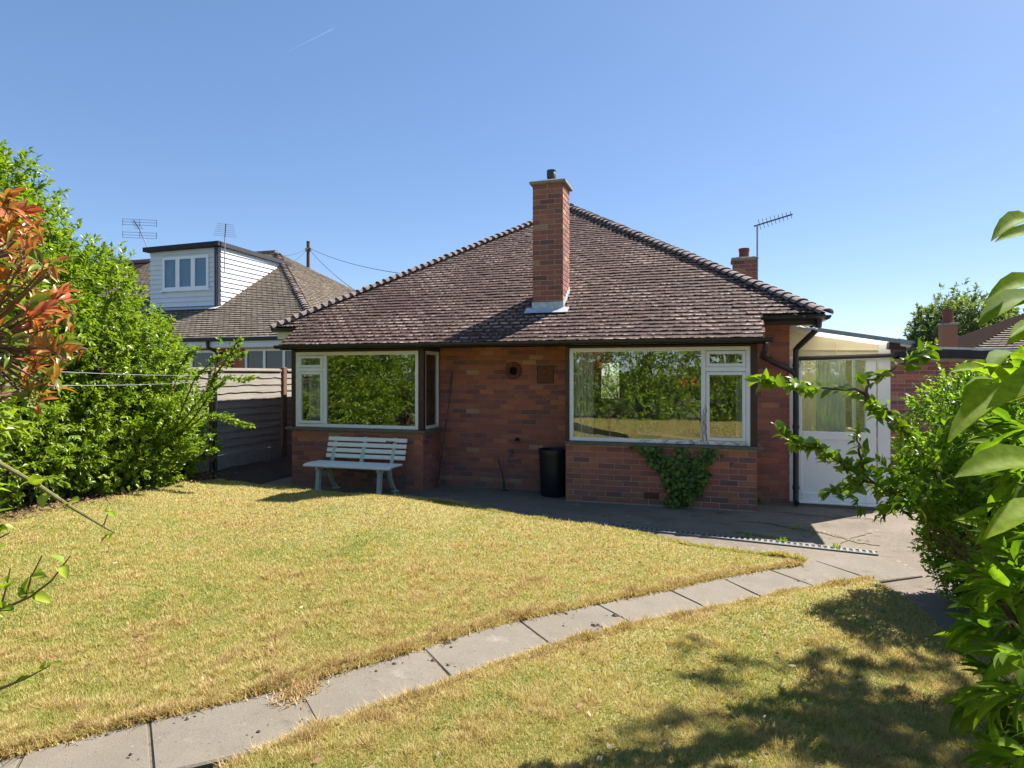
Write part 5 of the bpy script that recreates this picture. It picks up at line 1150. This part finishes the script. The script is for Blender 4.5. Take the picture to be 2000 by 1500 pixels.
# laurel close by on the right
r = np.random.default_rng(70)
la = thing('cherry_laurel', (1.35, 2.35, .2), 'cherry laurel with large glossy leaves filling the right edge', 'shrub')
ex = [((2030, 432), (1943, 442), 1.35, .9), ((2060, 470), (1958, 450), 1.3, .8), ((2080, 590), (1912, 606), 1.3, .6), ((2040, 560), (1938, 560), 1.4, .9), ((2060, 770), (1846, 815), 1.25, .9), ((2060, 725), (1962, 755), 1.2, .95), ((2050, 640), (1976, 640), 1.5, .8), ((2070, 920), (1882, 898), 1.3, .7), ((2080, 1000), (1940, 988), 1.15, .95),
      ((1960, 755), (1912, 692), 1.6, .8), ((1985, 745), (1930, 700), 1.65, .7), ((1990, 690), (1930, 715), 1.6, .6), ((2020, 660), (1978, 655), 1.5, .9), ((1950, 745), (1868, 708), 1.7, .8), ((1960, 750), (1880, 742), 1.7, .75)]
T, Rm, rn = [], [], []
for (a, b, d, k) in ex:
    A_, B_ = PD(*a, d*1.06), PD(*b, d); ax = np.array([tuple(B_-A_)]); T.append(tuple(A_)); Rm.append(frames(ax, np.array([[-.1, -.45, .8]]), np.array([r.normal(0, .25)]))[0]*(B_-A_).length); rn.append(k)
tips, dirs = [], []
for k in range(66):
    v = r.uniform(850, 1500); f = (v-850)/650; left = 1925 if f < .25 else 1880+60*max(0, f-.7); u = left+abs(r.normal(0, 90))+10; d = r.uniform(1.6, 2.3)-.2*f
    p = PD(u, v, d)
    if p.z < .28: continue
    tips.append(tuple(p)); dirs.append(tuple(Vector((-.75+r.normal(0, .3), -.25+r.normal(0, .3), .25+r.normal(0, .3))).normalized()))
for k in range(14):
    p = PD(r.uniform(1930, 2080), r.uniform(700, 880), r.uniform(1.7, 2.2)); tips.append(tuple(p)); dirs.append(tuple(Vector((-.6+r.normal(0, .3), -.2, .5)).normalized()))
tips, dirs = np.array(tips), np.array(dirs)
T2, R2, n2 = whorls(tips, dirs, 7, .122, r, twig=.5, spread=(.4, 1.2), droop=.2, width=1.)
T = np.concatenate([np.array(T), T2]); Rm = np.concatenate([np.array(Rm), R2]); rn = np.concatenate([np.array(rn), n2*.8])
leaf_objs(la, T, Rm, rn, 'leaf_laurel', 300, 14, scale_w=.70, seed=9)
tg, tdg = blob_tips([((1.75, 2.7, .9), (.5, .7, .75)), ((2.2, 3.4, .8), (.5, .6, .7))], 260, r, .2, 3, zmin=.25); foliage('foliage', la, 'leaf_laurel', tg, tdg, 7, .13, r, width=.38)
lb = Vector(la.location)
for i in range(0, len(tips), 5):
    e = Vector(tips[i]); mb = MB(); mb.tube([lb+Vector((.25+r.normal(0, .2), .3+r.normal(0, .25), 0)), lb.lerp(e, .6)+Vector((.15, .1, .05)), e-Vector(dirs[i])*.1, e], [.011, .008, .005, .003], 6); mb.build('stem', M['green_stem'], la, True)

# privet and the arching sprays in front of the door
shrub('privet_shrub', (2.0, 5.7, .02), 'bright small leaved shrub beside the porch on the right', [((1.95, 5.75, 1.05), (.46, .5, .82)), ((2.35, 5.5, .75), (.5, .5, .68)), ((1.85, 5.6, .5), (.34, .38, .45)), ((2.05, 5.1, .42), (.34, .36, .38)), ((2.4, 4.6, .5), (.36, .45, .45)), ((2.6, 5.9, 1.1), (.5, .5, .75))], 7200, 9, .046, 'leaf_privet', 80, nst=16, r0=.012, rough=.32, inner=.35, width=.5, twig=1.4)
t = thing('arching_shrub', (1.75, 4.1, .03), 'shrub with long arching leafy sprays crossing in front of the white door', 'shrub'); r = np.random.default_rng(81); d0 = 3.2
bR_ = (1.75, 4.1, .05)
rt = [[bR_, Q(1850, 960, 3.5), Q(1800, 885, 3.4), Q(1755, 825, 3.3), Q(1690, 780, 3.2)], [Q(1755, 825, 3.3), Q(1690, 765, 3.2), Q(1600, 755, 3.15), Q(1540, 750, 3.1), Q(1480, 741, 3.1)], [Q(1690, 780, 3.2), Q(1700, 745, 3.2), Q(1745, 720, 3.2), Q(1790, 692, 3.25), Q(1815, 680, 3.3)],
      [bR_, Q(1830, 1010, 3.4), Q(1740, 960, 3.3), Q(1660, 915, 3.2), Q(1590, 872, 3.15), Q(1522, 841, 3.1)], [Q(1690, 930, 3.25), Q(1680, 880, 3.2), Q(1675, 835, 3.2)], [Q(1740, 960, 3.3), Q(1690, 940, 3.25), Q(1650, 950, 3.2), Q(1615, 975-10, 3.2)]]
tips, dirs = branchy(t, rt, .06, 26, 'leaf_spray', r, .009, width=.6, side=.08)
keep = np.array([not (p[2] < .8 and p[0] < 1.0) for p in tips]); T, Rm, rn = whorls(tips[keep], dirs[keep], 3, .078, r, twig=.6, spread=(.6, 1.4), droop=.5, width=1.)
leaf_objs(t, T, Rm, rn, 'leaf_spray', 290, 8, scale_w=1.5, seed=14)
tg, tdg = blob_tips([(PD(1800, 945, 3.4), (.26, .3, .20)), (PD(1760, 965, 3.3), (.22, .26, .13)), (PD(1880, 900, 3.6), (.3, .35, .3))], 190, r, .3, 9); foliage('foliage', t, 'leaf_laurel', tg, tdg, 6, .075, r, width=.5)
stems(t, bR_, tg, r, 'twig', .012, 9)

# tall tree just outside the picture on the right: its shade lies on the near lawn
shrub('garden_tree', (5.2, 6.9, 0), 'tall garden tree standing outside the right edge', [((4.7, 6.7, 5.9), (1.3, 1.2, 1.1)), ((4.2, 6.1, 5.2), (.75, .8, .6)), ((5.0, 5.8, 4.6), (1.0, 1.0, .9))], 1250, 8, .13, 'leaf_light', 90, 'tree', nst=9, r0=.09, rough=.35, inner=.3, zmin=3.5, trunk='limb')
shrub('garden_shrub', (3.6, 4.3, 0), 'broad leafy shrub outside the right edge behind the laurel', [((3.5, 4.3, 1.5), (.75, .9, 1.4)), ((3.2, 3.3, 1.2), (.6, .8, 1.0))], 900, 8, .11, 'leaf_laurel', 91, nst=6, zmin=.1)

# ivy on the right bay
r = np.random.default_rng(95); iv = thing('ivy', (-.42, BYF-.02, 0), 'ivy climbing the brickwork under the right bay window', 'climber'); P_ = []
while len(P_) < 760:
    z = r.uniform(.03, .81); f = z/.8; wv = vn(np.array([[z*1.0, 3.7, 0], [z*1.0, 9.1, 0]]), 5., 3)-.5; cx = -.40+.03*f; lo = cx-.06-.46*f**1.2+.22*wv[0]; hi = cx+.11+.44*f**.7+.30*wv[1]; x = r.uniform(lo, hi)
    if r.random() < (.35+.65*f) and vn(np.array([[x, 0, z]]), 9., 7)[0] > .30: P_.append((x, BYF-.02-abs(r.normal(0, .06))*(1-abs(x-cx)*.8), z))
for x in (-.95, .1, .2, .28, .66): P_.append((x, BYF-.05, .62+r.random()*.18))
P_ = np.array(P_); N = len(P_); ax = np.stack([r.normal(0, .6, N), -.25+r.normal(0, .2, N), -.6+r.normal(0, .4, N)], 1); Ls = r.uniform(.035, .082, N)
Rm = frames(ax, np.tile([0, -1., .35], (N, 1))+r.normal(0, .25, (N, 3)), r.normal(0, .2, N))*Ls[:, None, None]; Rm[:, :, 1] *= .95
V, F, q = stamp(LS_V, LS_F, Rm, P_, r.random(N)); big_mesh('foliage', V, F, M['leaf_ivy'], iv, q, kind='stuff')
mb = MB()
for k in range(16):
    x = r.uniform(-.8, .0); mb.tube([(-.42+r.normal(0, .02), BYF-.02, .0), (-.42+(x+.42)*.4, BYF-.03, .3), (x, BYF-.03, .72)], [.006, .004, .002], 5)
mb.build('stem', M['twig'], iv)
mb = MB(); yf = BYF-.010                                               # dead tendrils left on the window frame
for k in range(6):
    x = -.06+.02*k+r.normal(0, .01); pts = [(x, yf, .84)]; 
    while pts[-1][2] < 1.25+.07*k and len(pts) < 14: p = pts[-1]; pts.append((min(.0, max(-.085, p[0]+r.normal(0, .014))), yf-.001, p[2]+.04))
    mb.tube(pts, .0022, 4)
for k in range(26):
    x = r.uniform(-.9, .5); mb.tube([(x, yf-.046, .831), (x+r.normal(0, .03), yf-.002, .852), (x+r.normal(0, .06), yf-.002, .872+r.random()*.02)], .002, 4)
mb.build('tendril', M['twig'], iv, kind='stuff')

# weeds along the wall foot, the drain and the fence
wd = [((1478, 985), .10, 'at the right corner of the right bay'), ((1460, 990), .07, 'in front of the right corner of the right bay'), ((1330, 992), .07, 'below the ivy'), ((1458, 1052), .06, 'in the drain below the house shadow'), ((1530, 1060), .06, 'in the drain at the shadow corner'), ((1632, 1072), .06, 'in the drain nearest its right end'), ((1555, 1035), .05, 'on the sunny concrete beside the shadow'), ((1590, 1045), .04, 'in the concrete crack'), ((498, 918), .09, 'by the fence stones'), ((470, 925), .08, 'between the post and the fence'), ((530, 912), .07, 'beside the left bay'), ((566, 880), .14, 'at the corner of the left bay')]
r = np.random.default_rng(99)
for (u, v), s, where in wd:
    p = PG(u, v, 0.0); n_ = 26; t = np.tile(np.array(p), (n_, 1))+np.stack([r.normal(0, s*.45, n_), r.normal(0, s*.35, n_), r.random(n_)*s*.35], 1); ax = np.stack([r.normal(0, .6, n_), r.normal(0, .6, n_), .5+r.random(n_)], 1)
    Rm = frames(ax, r.normal(0, 1, (n_, 3)), r.normal(0, .3, n_))*(s*r.uniform(.4, .9, n_))[:, None, None]; Rm[:, :, 1] *= .35
    V, F, q = stamp(LS_V, LS_F, Rm, t, r.random(n_)); tag(big_mesh('weed', V, F, M['leaf_light'], None, q), 'small green weed '+where, 'weed', 'weeds on the patio')
# moss in the concrete cracks
for k, pl_ in enumerate(([(1485, 1020), (1530, 1028), (1575, 1035), (1620, 1045), (1690, 1058)], [(1440, 1040), (1490, 1048), (1545, 1054)])):
    ps = [PG(u, v, .004) for u, v in pl_]; n_ = 260; t = []
    for i in range(n_): j = r.integers(len(ps)-1); q_ = ps[j].lerp(ps[j+1], r.random()); t.append((q_.x+r.normal(0, .03), q_.y+r.normal(0, .025), q_.z))
    sc = r.uniform(.005, .02, n_); V, F, q = stamp(dome, df, np.stack([np.diag([a, a, a*.5]) for a in sc]), np.array(t), r.random(n_)); tag(big_mesh('crack_moss', V, F, plain('moss_green', (.13, .13, .035), 1, .4, 40), None, q, kind='stuff'), ('green moss along the sunny crack in the concrete', 'green moss along the shaded crack behind the drain')[k], 'moss')
# cracks in the concrete
for k, pl_ in enumerate(([(1440, 1018), (1500, 1022), (1560, 1034), (1610, 1042), (1680, 1060), (1725, 1066)], [(1520, 1000), (1600, 1008), (1690, 1012), (1740, 1020)], [(1700, 1040), (1660, 1052), (1640, 1064)])):
    rr_ = random.Random(k); ps = []
    for a, b in zip(pl_[:-1], pl_[1:]):
        for j in range(6): t = j/6; ps.append(PG(a[0]+(b[0]-a[0])*t+rr_.uniform(-3, 3), a[1]+(b[1]-a[1])*t+rr_.uniform(-1.2, 1.2), .011))
    mb = MB()
    for a, b in zip(ps[:-1], ps[1:]): mb.bar(a, b, rr_.uniform(.006, .016), .003)
    o = mb.build('crack', M['joint_dirt'], pat)
# leaf litter under the hedge
n_ = 1500; X = r.uniform(-7.5, -6.75, n_); Y = r.uniform(3.5, 7.8, n_); Rm = frames(r.normal(0, 1, (n_, 3))*[1, 1, .2], np.tile([0, 0, 1.], (n_, 1)), r.normal(0, .5, n_))*r.uniform(.03, .07, n_)[:, None, None]; Rm[:, :, 1] *= .5
n = NT('dead_leaf'); n.set(n.ramp(n.attr('rnd'), [(0, (.08, .04, .02)), (1, (.25, .14, .07))]), .8); M['dead_leaf'] = n.m
V, F, q = stamp(LS_V, LS_F, Rm, np.stack([X, Y, hz(X, Y)+.05], 1), r.random(n_)); tag(big_mesh('leaf_litter', V, F, M['dead_leaf'], None, q, kind='stuff'), 'brown dead leaves on the soil under the hedge', 'leaves')

# tree beyond the outbuilding
c_ = PD(1880, 655, 46); fc_ = [((c_.x, c_.y, c_.z-.3), (3.4, 3.2, 3.2)), ((c_.x-2.2, c_.y, c_.z-1.7), (2.2, 2.2, 1.9)), ((c_.x+3, c_.y+1, c_.z-.8), (3, 3, 2.6))]
shrub('distant_tree', (c_.x, c_.y, 0), 'round distant tree on the horizon behind the far chimney', fc_, 4600, 8, .42, 'leaf_far', 97, 'tree', nst=6, r0=.2, rough=.25, zmin=.5, trunk='limb', crown='crown')
for k, (u, v, d, rd, lab) in enumerate(((1735, 690, 30, 1.1, 'small distant bush beside the porch roof'), (1800, 685, 34, 1.5, 'distant bush in front of the round tree'))):
    c_ = PD(u, v, d); shrub('distant_bush', (c_.x, c_.y, 0), lab, [((c_.x, c_.y, c_.z-rd*.6), (rd*1.2, rd, rd*.9))], 300, 8, .2, 'leaf_light', 98+k, 'shrub', nst=3, r0=.06, zmin=.3)

# vapour trail
n = NT('vapour'); tr = n.n('ShaderNodeBsdfTransparent'); mx = n.n('ShaderNodeMixShader'); mx.inputs[0].default_value = .04; tb = n.n('ShaderNodeBsdfTranslucent'); tb.inputs[0].default_value = (.9, .92, .95, 1); n.l(tr.outputs[0], mx.inputs[1]); n.l(tb.outputs[0], mx.inputs[2]); n.l(mx.outputs[0], n.out.inputs[0])
a, b = PD(556, 104, 3000), PD(655, 54, 3000); mb = MB(); mb.tube([a, a.lerp(b, .35), a.lerp(b, .6), a.lerp(b, .9), b], [.3, 1.0, 1.7, 2.2, .6], 8); tag(mb.build('vapour_trail', n.m), 'faint white vapour trail high in the sky', 'vapour trail')
